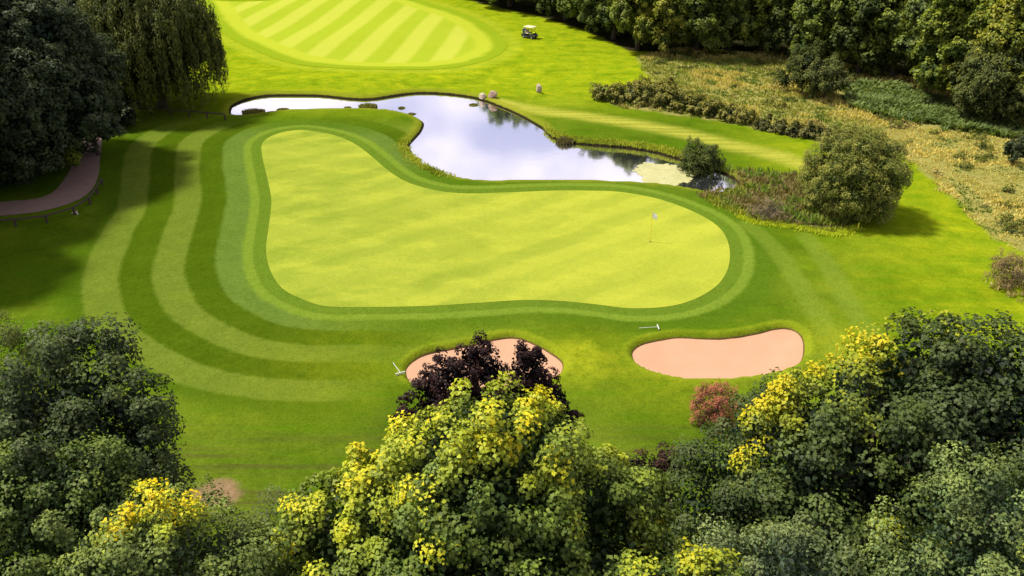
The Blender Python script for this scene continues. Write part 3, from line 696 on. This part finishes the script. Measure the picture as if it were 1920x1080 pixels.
# --- left-hand dark trees beyond the lawn
b = on_ground(25, 322)
tree('ivy_clad_tree', 'huge dark leafy tree whose skirts hang over the gravel path', 'tree', b, 15.2, 8.5, 31, z0=-.6, n=30, lr=.34, shape='dome', pal=((0.020, 0.035, 0.019), (0.050, 0.075, 0.043)), clump_r=.55, dens=1.7, nleaf=60, L=.22, rad=.5, sprigs=4, under=.6)
b = on_ground(185, 290)
tree('ivy_clad_tree', 'dark leafy bough laden tree standing between the path and the mown stripes', 'tree', b, 7.5, 2.4, 32, z0=.9, n=9, pal=((0.027, 0.045, 0.030), (0.065, 0.094, 0.060)), clump_r=.4, dens=2.2, nleaf=34, L=.22, rad=.16, under=.7)
b = on_ground(305, 203)
tree('weeping_willow', 'dark green weeping willow trailing over the low wooden rail by the pond', 'tree', b, 12.8, 5.6, 33, z0=1.4, n=28, lr=.34, shape='dome', pal=((0.035, 0.050, 0.013), (0.083, 0.103, 0.025)), mat='leaf_fine', clump_r=.6, dens=2.2, nleaf=60, L=.34, aspect=.3, droop=2.8, rad=.4, sprigs=0, under=.5, zcut=.7)
b = on_ground(205, 170)
tree('shaded_tree', 'deep shaded tree in the gap behind the weeping willow and huge dark tree', 'tree', b, 13, 5.6, 34, z0=-.5, n=14, pal=((0.020, 0.033, 0.020), (0.045, 0.065, 0.037)), clump_r=.6, dens=1.1, nleaf=30, L=.34, rad=.35)
b = on_ground(140, 318)
tree('pale_shrub', 'small lime green sunlit shrub at the bend of the path', 'shrub', b, 1.7, .75, 35, z0=.15, n=6, pal=((0.150, 0.213, 0.025), (0.250, 0.312, 0.050)), clump_r=.22, dens=5, nleaf=20, L=.14, rad=.04, sprigs=3, foliage='foliage')

for q, (px, py, hh, rr, lab) in enumerate(((70, 318, 3.2, 2.6, 'low black green laurel under the huge dark tree by the path bend'), (5, 345, 3.0, 2.6, 'low black green laurel under the huge dark tree along the straight path'), (215, 238, 3.2, 2.4, 'low dark laurel between the huge dark tree and the wooden rail'))):
    tree('laurel_bush', lab, 'bush', on_ground(px, py), hh, rr, 140 + q, z0=-.5, n=9, pal=((0.018, 0.030, 0.015), (0.040, 0.060, 0.030)), clump_r=.4, dens=2.2, nleaf=36, L=.2, rad=.07, foliage='foliage', zcut=.02, sprigs=2)
for px, py, hh, rr, lab in ((-95, 405, 15, 5.5, 'broad dark tree shading the rough grass below the path fence'), (-170, 500, 14, 5.0, 'dark tree shading the rough grass behind the feathery olive treetop')):
    tree('shaded_tree', lab, 'tree', on_ground(px, py), hh, rr, 36 + hh, z0=1.5, n=14, pal=((0.022, 0.037, 0.020), (0.055, 0.077, 0.043)), clump_r=.6, dens=1.2, nleaf=40, L=.28, rad=.35)
# --- far woodland: prototypes, then copies
protos = []
for k, (hh, rr, pal) in enumerate([(15, 4.6, ((0.058, 0.090, 0.017), (0.168, 0.223, 0.038))), (17, 5.2, ((0.048, 0.080, 0.018), (0.140, 0.199, 0.041))), (13.5, 4.4, ((0.083, 0.112, 0.017), (0.240, 0.263, 0.038))),
                                   (15.5, 4.2, ((0.038, 0.064, 0.018), (0.101, 0.143, 0.038))), (12.5, 4.6, ((0.104, 0.140, 0.022), (0.278, 0.310, 0.051)))]):
    protos.append(tree('woodland_tree', 'woodland tree', 'tree', (0, 0, 0), hh, rr, 40 + k, z0=-.8, n=20, lr=.33, shape='dome' if k % 2 else 'round', pal=pal, clump_r=.62, dens=1.25, nleaf=42, L=.29, rad=.3, zcut=.1, group='trees of the wood beyond the meadow', sprigs=5, under=.6))
spots = [(900,-2,3),(955,12,1),(1015,22,0),(1060,38,3),(1105,52,1),(1150,72,3),(1195,92,0),(1250,100,4),(1305,100,1),(1365,98,3),(1425,100,0),(1480,112,3),(1545,128,1),(1610,140,3),(1670,150,0),(1730,172,3),(1790,200,0),(1850,215,4),(1920,225,0),(1985,250,4),
         (1000,-12,0),(1120,10,2),(1210,45,1),(1290,52,0),(1380,55,2),(1470,65,0),(1560,80,2),(1650,95,4),(1740,115,2),(1830,140,4),(1920,160,2),
         (1180,5,3),(1330,12,2),(1450,18,1),(1600,30,4),(1720,50,2),(1850,70,4),(1960,90,2),(880,-26,1),(1260,-20,1),(1520,-5,0),(1780,10,4)]
rs = random.Random(5); first = set()
WHERE = (' edging the far lawn', ' edging the meadow', ' standing deep in the wood')
WN = ('mid green woodland tree', 'tall dark green woodland tree', 'olive green woodland tree', 'blackish green woodland tree', 'light olive woodland tree')
for si, (px, py, k) in enumerate(spots):
    lab = WN[k] + WHERE[2 if si >= 20 else (0 if px < 1180 else 1)]
    g = on_ground(px, py); g[2] -= .1; s_ = rs.uniform(.85, 1.12); sc = (s_ * rs.uniform(.92, 1.1), s_ * rs.uniform(.92, 1.1), s_)
    if k not in first:
        first.add(k); o = protos[k]; o.location = tuple(g); o.rotation_euler = (0, 0, rs.uniform(0, 6.28)); o.scale = sc; o['label'] = lab
    else: copy_tree(protos[k], tuple(g), rs.uniform(0, 6.28), sc, lab)

# --- bushes
SAL = ((.110, .138, .034), (.205, .232, .068))
b = on_ground(1588, 404)
tree('willow_bush', 'large round grey green willow bush between the wet scrub and the lawn', 'bush', b, 6.0, 3.4, 61, z0=-.6, n=44, lr=.27, pal=SAL, mat='leaf_fine', clump_r=.36, dens=2.6, nleaf=44, L=.17, aspect=.38, rad=.14, sprigs=5, under=.8, foliage='foliage', zcut=.05)
b = on_ground(1316, 316)
tree('pond_bush', 'small dark green bush leaning over the end of the pond', 'bush', b + [0, .5, 0], 3.0, 1.75, 62, z0=-.1, n=11, pal=((.034, .052, .016), (.075, .098, .030)), mat='leaf_fine', clump_r=.28, dens=3.6, nleaf=36, L=.16, aspect=.42, rad=.08, sprigs=6, under=.8, foliage='foliage', zcut=.0)
b = on_ground(1500, 178)
tree('meadow_bush', 'taller dark half of the bush pair in the meadow before the wood', 'bush', b, 5.0, 2.3, 63, z0=0, n=10, shape='cone', pal=((.03, .045, .014), (.068, .090, .026)), mat='leaf_fine', clump_r=.4, dens=2.2, nleaf=30, L=.24, aspect=.5, rad=.1, foliage='foliage', sprigs=6, zcut=.03)
b = on_ground(1545, 190)
tree('meadow_bush', 'rounder grey green half of the bush pair in the meadow before the wood', 'bush', b, 4.1, 2.2, 64, z0=0, n=10, pal=((.045, .060, .022), (.088, .110, .040)), mat='leaf_fine', clump_r=.4, dens=2.2, nleaf=30, L=.24, aspect=.5, rad=.1, foliage='foliage', sprigs=4, zcut=.03)
b = on_ground(1860, 228)
tree('spreading_bush', 'broad spreading grey green bush at the edge of the wood above the bracken', 'bush', b, 7.5, 4.2, 65, z0=.2, n=18, pal=((.040, .056, .020), (.088, .112, .040)), mat='leaf_fine', clump_r=.5, dens=1.7, nleaf=32, L=.26, aspect=.5, rad=.16, foliage='foliage', sprigs=5, under=.6, zcut=.03)
b = on_ground(1897, 312)
tree('dark_shrub', 'small dark bluish green shrub alone in the straw coloured meadow', 'shrub', b, 2.2, 1.0, 66, z0=.05, n=8, shape='cone', pal=((.024, .040, .020), (.05, .072, .038)), clump_r=.25, dens=4, nleaf=26, L=.15, rad=.06, foliage='foliage', zcut=.02)
b = on_ground(1892, 540)
tree('dry_shrub', 'grey brown dried shrub in the straw patch beside the lawn', 'shrub', b, 1.9, 1.5, 67, z0=-.3, n=9, pal=((.11, .085, .05), (.2, .165, .10)), mat='leaf_fine', clump_r=.25, dens=4, nleaf=28, L=.14, aspect=.22, rad=.05, foliage='foliage', zcut=.02)
b = on_ground(1338, 790)
tree('red_shrub', 'rusty red leaved shrub on the lawn below the long bunker', 'shrub', b, 2.0, 1.2, 68, z0=-.5, n=14, pal=((.16, .055, .048), (.30, .125, .10)), mat='leaf_fine', clump_r=.2, dens=6, nleaf=26, L=.10, aspect=.35, rad=.06, foliage='foliage', sprigs=6)
b = on_ground(1440, 412)
tree('dead_shrub', 'greyish mauve dead looking shrub in the wet scrub beside the willow bush', 'shrub', b, 1.2, 1.5, 69, z0=-.3, n=8, pal=((.11, .09, .07), (.22, .19, .15)), mat='leaf_fine', clump_r=.2, dens=4, nleaf=22, L=.13, aspect=.2, rad=.04, foliage='foliage', zcut=.02)
# bramble thicket: one long low hedge made of overlapping mounds
bl = []; b0 = on_ground(1260, 205)
rng = R(71)
for px, py, r in [(1128,186,1.0),(1155,190,1.3),(1185,192,1.5),(1215,196,1.7),(1245,200,1.7),(1275,206,1.6),(1210,182,1.4),(1250,186,1.4),(1305,212,1.3),(1335,218,1.1),(1365,225,1.0),(1395,230,.9)]:
    p = on_ground(px, py) - b0; bl.append((p[0], p[1], .35, r, r * .85))
tree('bramble_thicket', 'long low bramble thicket between the lawn and the meadow', 'thicket', b0, 1.6, 1, 71, lobes=bl, pal=((.075, .088, .020), (.19, .195, .055)), clump_r=.30, dens=3.0, nleaf=30, L=.2, trunk=False, foliage='foliage', sprigs=8, zcut=.0)
bl = []; b0 = on_ground(1480, 250)
for px, py, r in [(1430,240,.8),(1460,246,.9),(1490,252,.9),(1520,257,.95),(1545,260,.8)]:
    p = on_ground(px, py) - b0; bl.append((p[0], p[1], .2, r, r * .8))
tree('bramble_thicket', 'short dark bramble bank leading up to the willow bush', 'thicket', b0, 1, 1, 72, lobes=bl, pal=((.045, .055, .018), (.10, .105, .04)), clump_r=.28, dens=3.0, nleaf=28, L=.2, trunk=False, foliage='foliage', sprigs=4, zcut=.0)

# ------------------------------------------------------------------ uncountable ground cover
def blades(name, P, hgt, wid, cols, seed, label, lean=.35, per=5, mat='grass_blade', parent=None):
    rng = R(seed); N = len(P)
    pi = np.repeat(np.arange(N), per); m = len(pi)
    z = terrain(P)[0]
    b0 = np.column_stack([P[pi] + rng.normal(size=(m, 2)) * .12, z[pi] - .03])
    d = rng.normal(size=(m, 2)); d /= np.linalg.norm(d, axis=1)[:, None]
    h = hgt[pi] * rng.uniform(.6, 1.2, m); w = (wid[pi] if hasattr(wid, '__len__') else wid) * rng.uniform(.7, 1.3, m)
    side = np.column_stack([-d[:, 1], d[:, 0], np.zeros(m)]) * w[:, None] / 2
    mid = b0 + np.column_stack([d * (h * lean * .35)[:, None], h * .6]); tip = b0 + np.column_stack([d * (h * lean * 1.1)[:, None], h])
    V = np.stack([b0 - side * .5, mid - side, tip, mid + side], 1).reshape(-1, 3)
    c = cols[pi] * 1.3 * rng.uniform(.85, 1.15, (m, 1))
    return mesh_np(name, V, quads(len(V)), M[mat], parent, cols=np.repeat(c, 4, axis=0))
def scatter(poly, dens, seed, margin=0.0, wob=0.0):
    rng = R(seed); lo, hi = poly.min(0), poly.max(0); n = int((hi - lo).prod() * dens)
    P = rng.uniform(lo, hi, (n, 2))
    # only what the camera side can see: skip far outside the field of view
    P = P[np.abs(P[:, 0]) < P[:, 1] * .78 + 4]
    s = sdf(P, poly) + (vnoise(P, 2.0, 4) - .5) * wob
    return P[s < margin]
MB_POLY = GP([(1195,108),(1228,160),(1170,172),(1120,185),(1180,205),(1300,220),(1400,236),(1500,255),(1580,275),(1690,290),(1740,330),(1790,372),(1832,412),(1862,442),(1925,472),(2150,540),(2250,300),(1900,195),(1800,185),(1700,150),(1600,125),(1480,105),(1300,92)])
P = scatter(MB_POLY, 9.0, 81, wob=1.6)
# bracken band along the wood's edge
BRK = GP([(1560,165),(1640,160),(1740,185),(1830,215),(1905,238),(1930,255),(1880,262),(1780,245),(1680,230),(1600,205)])
inb = sdf(P, BRK) + (vnoise(P, 2.5, 9) - .5) * 2.5 < 0
mg = P[~inb]
n1 = vnoise(mg, 5.0, 11); n2 = vnoise(mg, 1.6, 12); n3 = vnoise(mg, 9, 13)
east = sstep(G(1480, 230)[0], G(1760, 300)[0], mg[:, 0] - (mg[:, 1] - 75) * .5)
straw, olive, green_, brown = np.array([.45, .37, .105]), np.array([.17, .195, .030]), np.array([.10, .14, .020]), np.array([.19, .155, .06])
k1 = np.clip(sstep(.42, .68, n1 * .6 + n2 * .4) * .8 + east * (.55 + .7 * n3), 0, 1)[:, None]
mc = olive + (straw - olive) * k1
mc = np.where((n2 < .28)[:, None] & (k1 < .8), green_, mc); mc = np.where((n3 > .62)[:, None] & (n2 > .6)[:, None], brown, mc)
hg = .16 + .42 * n2 * n1 + .12 * n3 - .08 * east
tag(blades('meadow_grass', mg, hg, .125, mc, 82, '', per=4), 'rough tan and olive meadow grass before the wood', 'grass', kind='stuff')
wl = scatter(MB_POLY, .16, 96, margin=-.8); rng = R(97); wl = wl[rng.random(len(wl)) < .35 + .65 * (vnoise(wl, 6, 21) > .5)]
wz = terrain(wl)[0]; rr_ = rng.uniform(.35, .85, len(wl))
wlob = np.column_stack([wl, wz - .05, rr_, rr_ * rng.uniform(.5, .8, len(wl))])
half = rng.random(len(wl)) < .6
Va, Ca = crown_geo(98, wlob[half], .22, 3.0, 26, .17, (np.array([.05, .07, .016]), np.array([.13, .15, .035])), sprigs=0, under=0, aspect=.5)
Vb, Cb = crown_geo(99, wlob[~half], .2, 3.0, 24, .15, (np.array([.16, .14, .06]), np.array([.40, .36, .19])), sprigs=0, under=0, aspect=.3)
Vw = np.vstack([Va, Vb])
tag(mesh_np('meadow_weeds', Vw, quads(len(Vw)), M['leaf_fine'], cols=np.vstack([Ca, Cb])), 'low weeds and seed heads scattered through the meadow', 'weeds', kind='stuff')
bp_ = scatter(BRK, 9, 83, wob=2.0)
bc = np.array([.065, .10, .026]) + np.array([.07, .08, .02]) * vnoise(bp_, 1.2, 14)[:, None]
tag(blades('bracken', bp_, .45 + .3 * vnoise(bp_, 2, 15), .24, bc, 84, '', lean=1.0, per=6), 'deep green bracken bank along the edge of the wood', 'bracken', kind='stuff')
P = scatter(SCRUB, 10, 85, wob=.8)
n1 = vnoise(P, 1.4, 16); n2 = vnoise(P, .8, 17)
sc_ = np.where((n1 > .55)[:, None], [.15, .125, .045], [.13, .155, .025]); sc_ = np.where((n2 > .7)[:, None], [.11, .16, .025], sc_)
P_ok = sdf(P, POND) > .15; P, sc_, n2 = P[P_ok], sc_[P_ok], n2[P_ok]
tag(blades('wet_scrub', P, .28 + .3 * n2, .12, sc_, 86, ''), 'brown and olive wet scrub between pond and willow bush', 'scrub', kind='stuff')
PATCH = GP([(1868,482),(1930,478),(2000,500),(2000,590),(1925,580),(1868,560),(1858,520)])
P = scatter(PATCH, 10, 87, wob=.8)
tag(blades('straw_grass', P, np.full(len(P), .3), .10, np.tile([.38, .31, .11], (len(P), 1)), 88, ''), 'straw coloured grass patch round the dried shrub', 'grass', kind='stuff')
# tussocks on the pond banks
def along(line, n, seed, spread, off=0.0):
    rng = R(seed); d = np.concatenate([[0], np.cumsum(np.linalg.norm(np.diff(line, axis=0), axis=1))]); t_ = rng.uniform(0, d[-1], n)
    q = np.column_stack([np.interp(t_, d, line[:, 0]), np.interp(t_, d, line[:, 1])]) + rng.normal(size=(n, 2)) * spread
    return q
bank = np.vstack([along(smooth_open(GP([(1010,236),(1030,248),(1060,258),(1120,266),(1200,274),(1270,288),(1300,305)])), 900, 89, .35),
                  along(smooth_open(GP([(765,262),(762,280),(778,298),(800,314),(840,330)])), 350, 90, .35),
                  along(smooth_open(GP([(1330,372),(1370,398),(1420,415),(1480,430),(1540,438),(1585,436)])), 420, 92, .25)])
sb_ = sdf(bank, POND); bank = bank[sb_ > .12]
bcol = np.array([.14, .18, .012]) + np.array([.14, .11, .02]) * vnoise(bank, 1.5, 18)[:, None]
tag(blades('bank_grass', bank, .15 + .22 * vnoise(bank, 2, 19), .07, bcol, 93, ''), 'yellowish tussock grass on the pond banks', 'grass', kind='stuff')
# bright unmown strip below the scrub
strip = along(smooth_open(GP([(1385,412),(1420,424),(1480,432),(1520,440),(1560,448),(1590,440),(1606,430)])), 700, 94, .14)
tag(blades('long_grass_strip', strip, np.full(len(strip), .2), .06, np.tile([.36, .42, .02], (len(strip), 1)), 95, ''), 'bright yellow green strip of long grass below the scrub', 'grass', kind='stuff')

# ------------------------------------------------------------------ pond things
WZ = -.35
t = NT('lily_leaf'); c = t.mix(t.noise(1.5, 4), (.25, .255, .10), (.40, .385, .19)); M['lily'] = t.done(t.principled(c, .6, .3))
rng = R(101); lc = GP([(1245, 327)], WZ)[0]; lx = (G(1302, 327, WZ)[0] - G(1188, 327, WZ)[0]) / 2; ly = (G(1245, 303, WZ)[1] - G(1245, 350, WZ)[1]) / 2
V, Fq_ = [], []
for i in range(9000):
    a = rng.uniform(0, 2 * math.pi); r = math.sqrt(rng.random()); lim = (.88 + .18 * R(7000 + int(a * 9)).random()) * .95 + .10 * math.sin(a * 3 + 1) + .06 * math.sin(a * 7)
    x, y = lc[0] + math.cos(a) * r * lim * lx, lc[1] + math.sin(a) * r * lim * ly
    q = rng.uniform(.035, .085); z = WZ + .004 + rng.random() * .006; rot = rng.uniform(0, 1.2); o = len(V)
    tlt = rng.normal(size=2) * .03
    for k in range(6): V.append((x + q * math.cos(rot + k * math.pi / 3), y + q * math.sin(rot + k * math.pi / 3), z + q * (tlt[0] * math.cos(rot + k * math.pi / 3) + tlt[1] * math.sin(rot + k * math.pi / 3))))
    Fq_.append(range(o, o + 6))
tag(mesh_np('lily_leaves', np.array(V), np.array([list(f) for f in Fq_]), M['lily']), 'pale cream raft of floating lily leaves on the pond', 'lily leaves', kind='stuff')

def rush(label, px, py, wpx, hgt, seed, col=(.10, .10, .025)):
    c = GP([(px, py)], WZ)[0]; rx = wpx / scale_at(c[1], WZ) / 2; rng = R(seed)
    e = empty('rush_clump', (c[0], c[1], WZ)); tag(e, label, 'rushes', 'rush clumps standing in the pond')
    n = int(90 * max(rx, .25) / .5); a = rng.uniform(0, 6.283, n); r = np.sqrt(rng.random(n)); p = np.column_stack([np.cos(a) * r * rx, np.sin(a) * r * rx * .75])
    per = 5; pi = np.repeat(np.arange(n), per); m = len(pi)
    b0 = np.column_stack([p[pi] + rng.normal(size=(m, 2)) * .04, np.full(m, -.12)]); d = unit(rng.normal(size=(m, 2))); h = hgt * rng.uniform(.6, 1.15, m) * (1.1 - .5 * r[pi]); w = .035
    side = np.column_stack([-d[:, 1], d[:, 0], np.zeros(m)]) * w; mid = b0 + np.column_stack([d * (h * .15)[:, None], h * .6 + .1]); tip = b0 + np.column_stack([d * (h * .45)[:, None], h + .1])
    V = np.stack([b0 - side, mid - side, tip, mid + side], 1).reshape(-1, 3); cc = np.array(col) * 1.7 * rng.uniform(.6, 1.5, (m, 1))
    mesh_np('blades', V, quads(len(V)), M['grass_blade'], e, cols=np.repeat(cc, 4, axis=0))
    mb = MB(); k = 12; ring1 = [(math.cos(i * 2 * math.pi / k) * rx * 1.02, math.sin(i * 2 * math.pi / k) * rx * .78, -.3) for i in range(k)]; ring2 = [(x * .7, y * .7, .05) for x, y, _ in ring1]
    mb.add(ring1 + ring2 + [(0, 0, .10)], [(i, (i + 1) % k, k + (i + 1) % k, k + i) for i in range(k)] + [(k + i, k + (i + 1) % k, 2 * k) for i in range(k)])
    mb.build('root_mound', M['bark'], e, smooth=True)
rush('broad brown green rush clump in the narrow tip of the pond', 475, 212, 46, .42, 111, (.12, .11, .03))
rush('thin low rush clump next to the broad one in the pond tip', 531, 206, 24, .18, 112)
rush('rounded green rush clump in the neck of the pond', 690, 201, 34, .42, 113, (.13, .13, .03))
rush('tiny rush tuft just before the rounded clump in the pond neck', 652, 202, 12, .15, 114)
rush('little rush tuft in open water where the pond widens', 753, 203, 12, .2, 115)
rush('sparse rush tuft on the water below the bank boulders', 888, 197, 16, .2, 116)
rush('small rush tuft by the point of the grassy spit', 772, 214, 14, .15, 117)
rush('dark reed clump at the water edge below the sedge bank', 1060, 268, 34, .6, 118, (.09, .08, .03))

# boulders
def boulder(label, px, py, sx, sy, sz, seed, mat):
    import bmesh
    g = on_ground(px, py); bm = bmesh.new(); bmesh.ops.create_icosphere(bm, subdivisions=3, radius=1)
    rng = random.Random(seed); pl_ = [(Vector((rng.gauss(0, 1), rng.gauss(0, 1), rng.gauss(0, .8))).normalized(), rng.uniform(.5, .82)) for _ in range(13)]
    for v in bm.verts:
        for nn_, d in pl_:
            k = v.co.dot(nn_) - d
            if k > 0: v.co -= nn_ * k
        v.co = Vector((v.co.x * sx, v.co.y * sy, v.co.z * sz))
    me = bpy.data.meshes.new('boulder'); bm.to_mesh(me); bm.free(); me.materials.append(M[mat])
    o = link(bpy.data.objects.new('boulder', me)); o.location = (g[0], g[1], g[2] + sz * .55); o.rotation_euler = (0, 0, rng.uniform(0, 3))
    tag(o, label, 'boulder', 'boulders by the pond')
boulder('smaller cream boulder on the far pond bank', 904, 181, .46, .38, .36, 1, 'stone')
boulder('larger pinkish brown boulder on the far pond bank', 924, 183, .64, .48, .47, 2, 'stone_pink')
boulder('upright pale boulder on the lawn at the end of the ditch', 1010, 170, .36, .32, .62, 3, 'stone')

# ------------------------------------------------------------------ knee rail fences
def fence(label, rail_px, zt, posts):
    pts = [G(x, y, zt) for x, y in rail_px]
    e = empty('knee_rail_fence', (pts[0][0], pts[0][1], gz(pts[0][0], pts[0][1]))); tag(e, label, 'fence', 'low wooden fences')
    o = np.array(e.location); L = np.array(pts)[:, :2]; d = np.concatenate([[0], np.cumsum(np.linalg.norm(np.diff(L, axis=0), axis=1))])
    ts = np.linspace(0, d[-1], posts); pp = [np.array([np.interp(q, d, L[:, 0]), np.interp(q, d, L[:, 1])]) for q in ts]
    for i, p in enumerate(pp):
        z = gz(*p); MB().box((p[0] - o[0], p[1] - o[1], z - o[2] + zt / 2 - .12), (.13, .13, zt + .18)).build('post', M['wood_dark'], e, bevel=.01)
        if i:
            a = pp[i - 1]; c = (a + p) / 2; ln = np.linalg.norm(p - a); rz = math.atan2(p[1] - a[1], p[0] - a[0]); dz = z - gz(*a)
            rot = Matrix.Rotation(rz, 3, 'Z') @ Matrix.Rotation(-math.atan2(dz, ln), 3, 'Y')
            MB().box((c[0] - o[0], c[1] - o[1], (z + gz(*a)) / 2 - o[2] + zt + .035), (ln + .02, .10, .10), rot).build('rail', M['wood_dark'], e, bevel=.01)
fence('low dark wooden rail fence between the willow and the pond tip', [(215,203),(300,207),(360,210),(421,215)], .55, 7)
fence('low dark wooden rail fence curving round the outer edge of the gravel path', [(-90,420),(0,415),(70,409),(120,396),(155,383),(176,362),(190,336)], .5, 8)

# pale fallen branch by the path
b = on_ground(142, 402); mb = MB(); mb.tube([(-.35, .1, .05), (-.1, .12, .14), (.12, .02, .16), (.25, -.2, .06)], [.05, .06, .05, .035], 7)
mb.tube([(.0, .08, .14), (.05, .3, .25)], [.03, .012], 5)
M['pale_wood'] = simple('pale_wood', (.42, .36, .27), .9, .1, var=.2, bump=.2)
o = mb.build('fallen_branch', M['pale_wood'], smooth=True); o.location = b; tag(o, 'pale bent branch lying below the path fence', 'branch')

# ------------------------------------------------------------------ flagstick
b = on_ground(1219, 456)
e = empty('flagstick', (b[0], b[1], b[2] + .022)); tag(e, 'yellowish flagstick with a white flag standing in the putting green', 'flag')
MB().tube([(0, 0, -.1), (0, 0, 1.0), (0, 0, 2.15)], [.022, .02, .016], 8).build('pole', M['yellow'], e)
V, Fs = [], []; nx, ny = 8, 5
for side in (0, 1):
    for i in range(nx + 1):
        for j in range(ny + 1):
            u, v = i / nx, j / ny
            V.append((.02 + u * .30, .06 * math.sin(u * 5 + v) * u + side * .006, 2.13 - v * .42 - u * .22 * (1 - .3 * v)))
k = (nx + 1) * (ny + 1)
for i in range(nx):
    for j in range(ny):
        a = i * (ny + 1) + j; Fs.append((a, a + 1, a + ny + 2, a + ny + 1)); Fs.append((k + a, k + a + ny + 1, k + a + ny + 2, k + a + 1))
MB().add(V, Fs).build('flag', M['flag_cloth'], e, smooth=True)
mb = MB(); mb.add([(math.cos(q * math.pi / 8) * .07, math.sin(q * math.pi / 8) * .07, .004) for q in range(16)], [tuple(range(16))]); mb.build('cup', M['hole'], e)

# rakes lying by the bunkers
def rake(label, a_px, b_px):
    a, b = on_ground(*a_px), on_ground(*b_px); d = (b - a)[:2]; L = np.linalg.norm(d); rz = math.atan2(d[1], d[0])
    e = empty('bunker_rake', (a[0], a[1], max(a[2], b[2]) + .02), rz); tag(e, label, 'rake', 'rakes left by the bunkers')
    MB().tube([(0, 0, .05), (L, 0, .09)], .014, 8).build('handle', M['white_paint'], e)
    MB().box((L + .02, 0, .09), (.05, .52, .04)).build('head', M['white_paint'], e, bevel=.008)
    mb = MB()
    for i in range(12): mb.box((L + .02, -.24 + i * .0436, .03), (.02, .018, .10), taper=.8)
    mb.build('teeth', M['white_paint'], e)
rake('white rake lying above the end of the long open bunker', (1198, 618), (1233, 617))
rake('white rake lying beside the bunker behind the purple tree', (737, 684), (751, 704))
# marker stakes by the scrub
for px, py, lab in ((1387, 411, 'yellow marker stake at the end of the strip near the pond'), (1607, 436, 'yellow marker stake at the end of the strip below the willow bush')):
    g = on_ground(px, py); mb = MB(); mb.box((0, 0, .22), (.06, .06, .56)); mb.box((0, 0, .53), (.06, .06, .06), taper=.3)
    o = mb.build('marker_stake', M['yellow']); o.location = tuple(g); tag(o, lab, 'stake', 'marker stakes')

# ------------------------------------------------------------------ golf cart
g = on_ground(993, 71)
e = empty('golf_cart', tuple(g), math.radians(-38)); e.scale = (.84, .84, .84); tag(e, 'golf cart with a cream roof parked on the far lawn', 'golf cart')
mb = MB()   # x forward (to the right), y sideways
prof = [(-1.15, .30), (-1.18, .62), (-.75, .74), (-.55, .74), (-.50, .42), (.30, .36), (.45, .40), (.62, .80), (.80, .84), (1.15, .62), (1.22, .40), (1.18, .28)]
V = [(x, y, z) for y in (-.58, .58) for x, z in prof]; n_ = len(prof)
mb.add(V, [tuple(range(n_)), tuple(range(n_, 2 * n_))[::-1]] + [(i, (i + 1) % n_, n_ + (i + 1) % n_, n_ + i) for i in range(n_)][::-1])
mb.build('body', M['dark_body'], e, bevel=.03)
mb = MB(); mb.box((.10, 0, 1.83), (1.75, 1.2, .07), taper=.94); mb.box((.10, 0, 1.785), (1.80, 1.26, .03)); mb.build('roof', M['cream'], e, bevel=.02)
for x0, x1 in ((.68, .60), (-.62, -.62)):
    for s_ in (-1, 1): MB().tube([(x0, s_ * .54, .74), (x1, s_ * .54, 1.79)], .025, 6).build('roof_post', M['steel'], e)
mb = MB(); mb.box((-.18, 0, .80), (.55, 1.05, .14)); mb.build('seat', M['seat'], e, bevel=.04)
mb = MB(); mb.box((-.50, 0, 1.10), (.12, 1.05, .45), Matrix.Rotation(-.15, 3, 'Y')); mb.build('backrest', M['seat'], e, bevel=.04)
mb = MB(); mb.tube([(.62, -.27, .80), (.35, -.27, 1.02)], .02, 6)
mb.tube([(.33 + .05 * math.cos(q * math.pi / 6), -.27 + .17 * math.sin(q * math.pi / 6), 1.03 + .16 * math.cos(q * math.pi / 6)) for q in range(13)], .016, 6); mb.build('steering_wheel', M['steel'], e)
MB().box((.66, 0, 1.28), (.012, 1.04, .86), Matrix.Rotation(-.08, 3, 'Y')).build('windscreen', M['glass'], e)
for s_ in (-1, 1):
    mb = MB(); mb.tube([(-.95, s_ * .27, .62), (-1.05, s_ * .27, 1.35)], [.14, .16], 10); bgo = mb.build('golf_bag', M['bag'], e)
    mb = MB()
    for q in range(4): mb.tube([(-1.04 + .04 * q, s_ * .27 + .05 * (q - 1.5), 1.3), (-1.09 + .05 * q, s_ * .27 + .08 * (q - 1.5), 1.5 + .03 * q)], .014, 5)
    mb.build('golf_clubs', M['rim'], bgo)
    MB().box((1.17, s_ * .36, .55), (.06, .2, .10)).build('headlight', M['white_paint'], e, bevel=.01)
for x in (.78, -.76):
    for s_ in (-1, 1):
        mb = MB(); k = 20; R0 = .23
        for w_ in range(1): mb.tube([(x, s_ * .52 - .09, R0), (x, s_ * .52 - .07, R0), (x, s_ * .52 + .07, R0), (x, s_ * .52 + .09, R0)], [R0 * .9, R0, R0, R0 * .9], k)
        w = mb.build('wheel', M['rubber'], e)
        MB().tube([(x, s_ * .52 + s_ * .08, R0), (x, s_ * .52 + s_ * .10, R0)], [R0 * .55, R0 * .5], 14).build('rim', M['rim'], w)
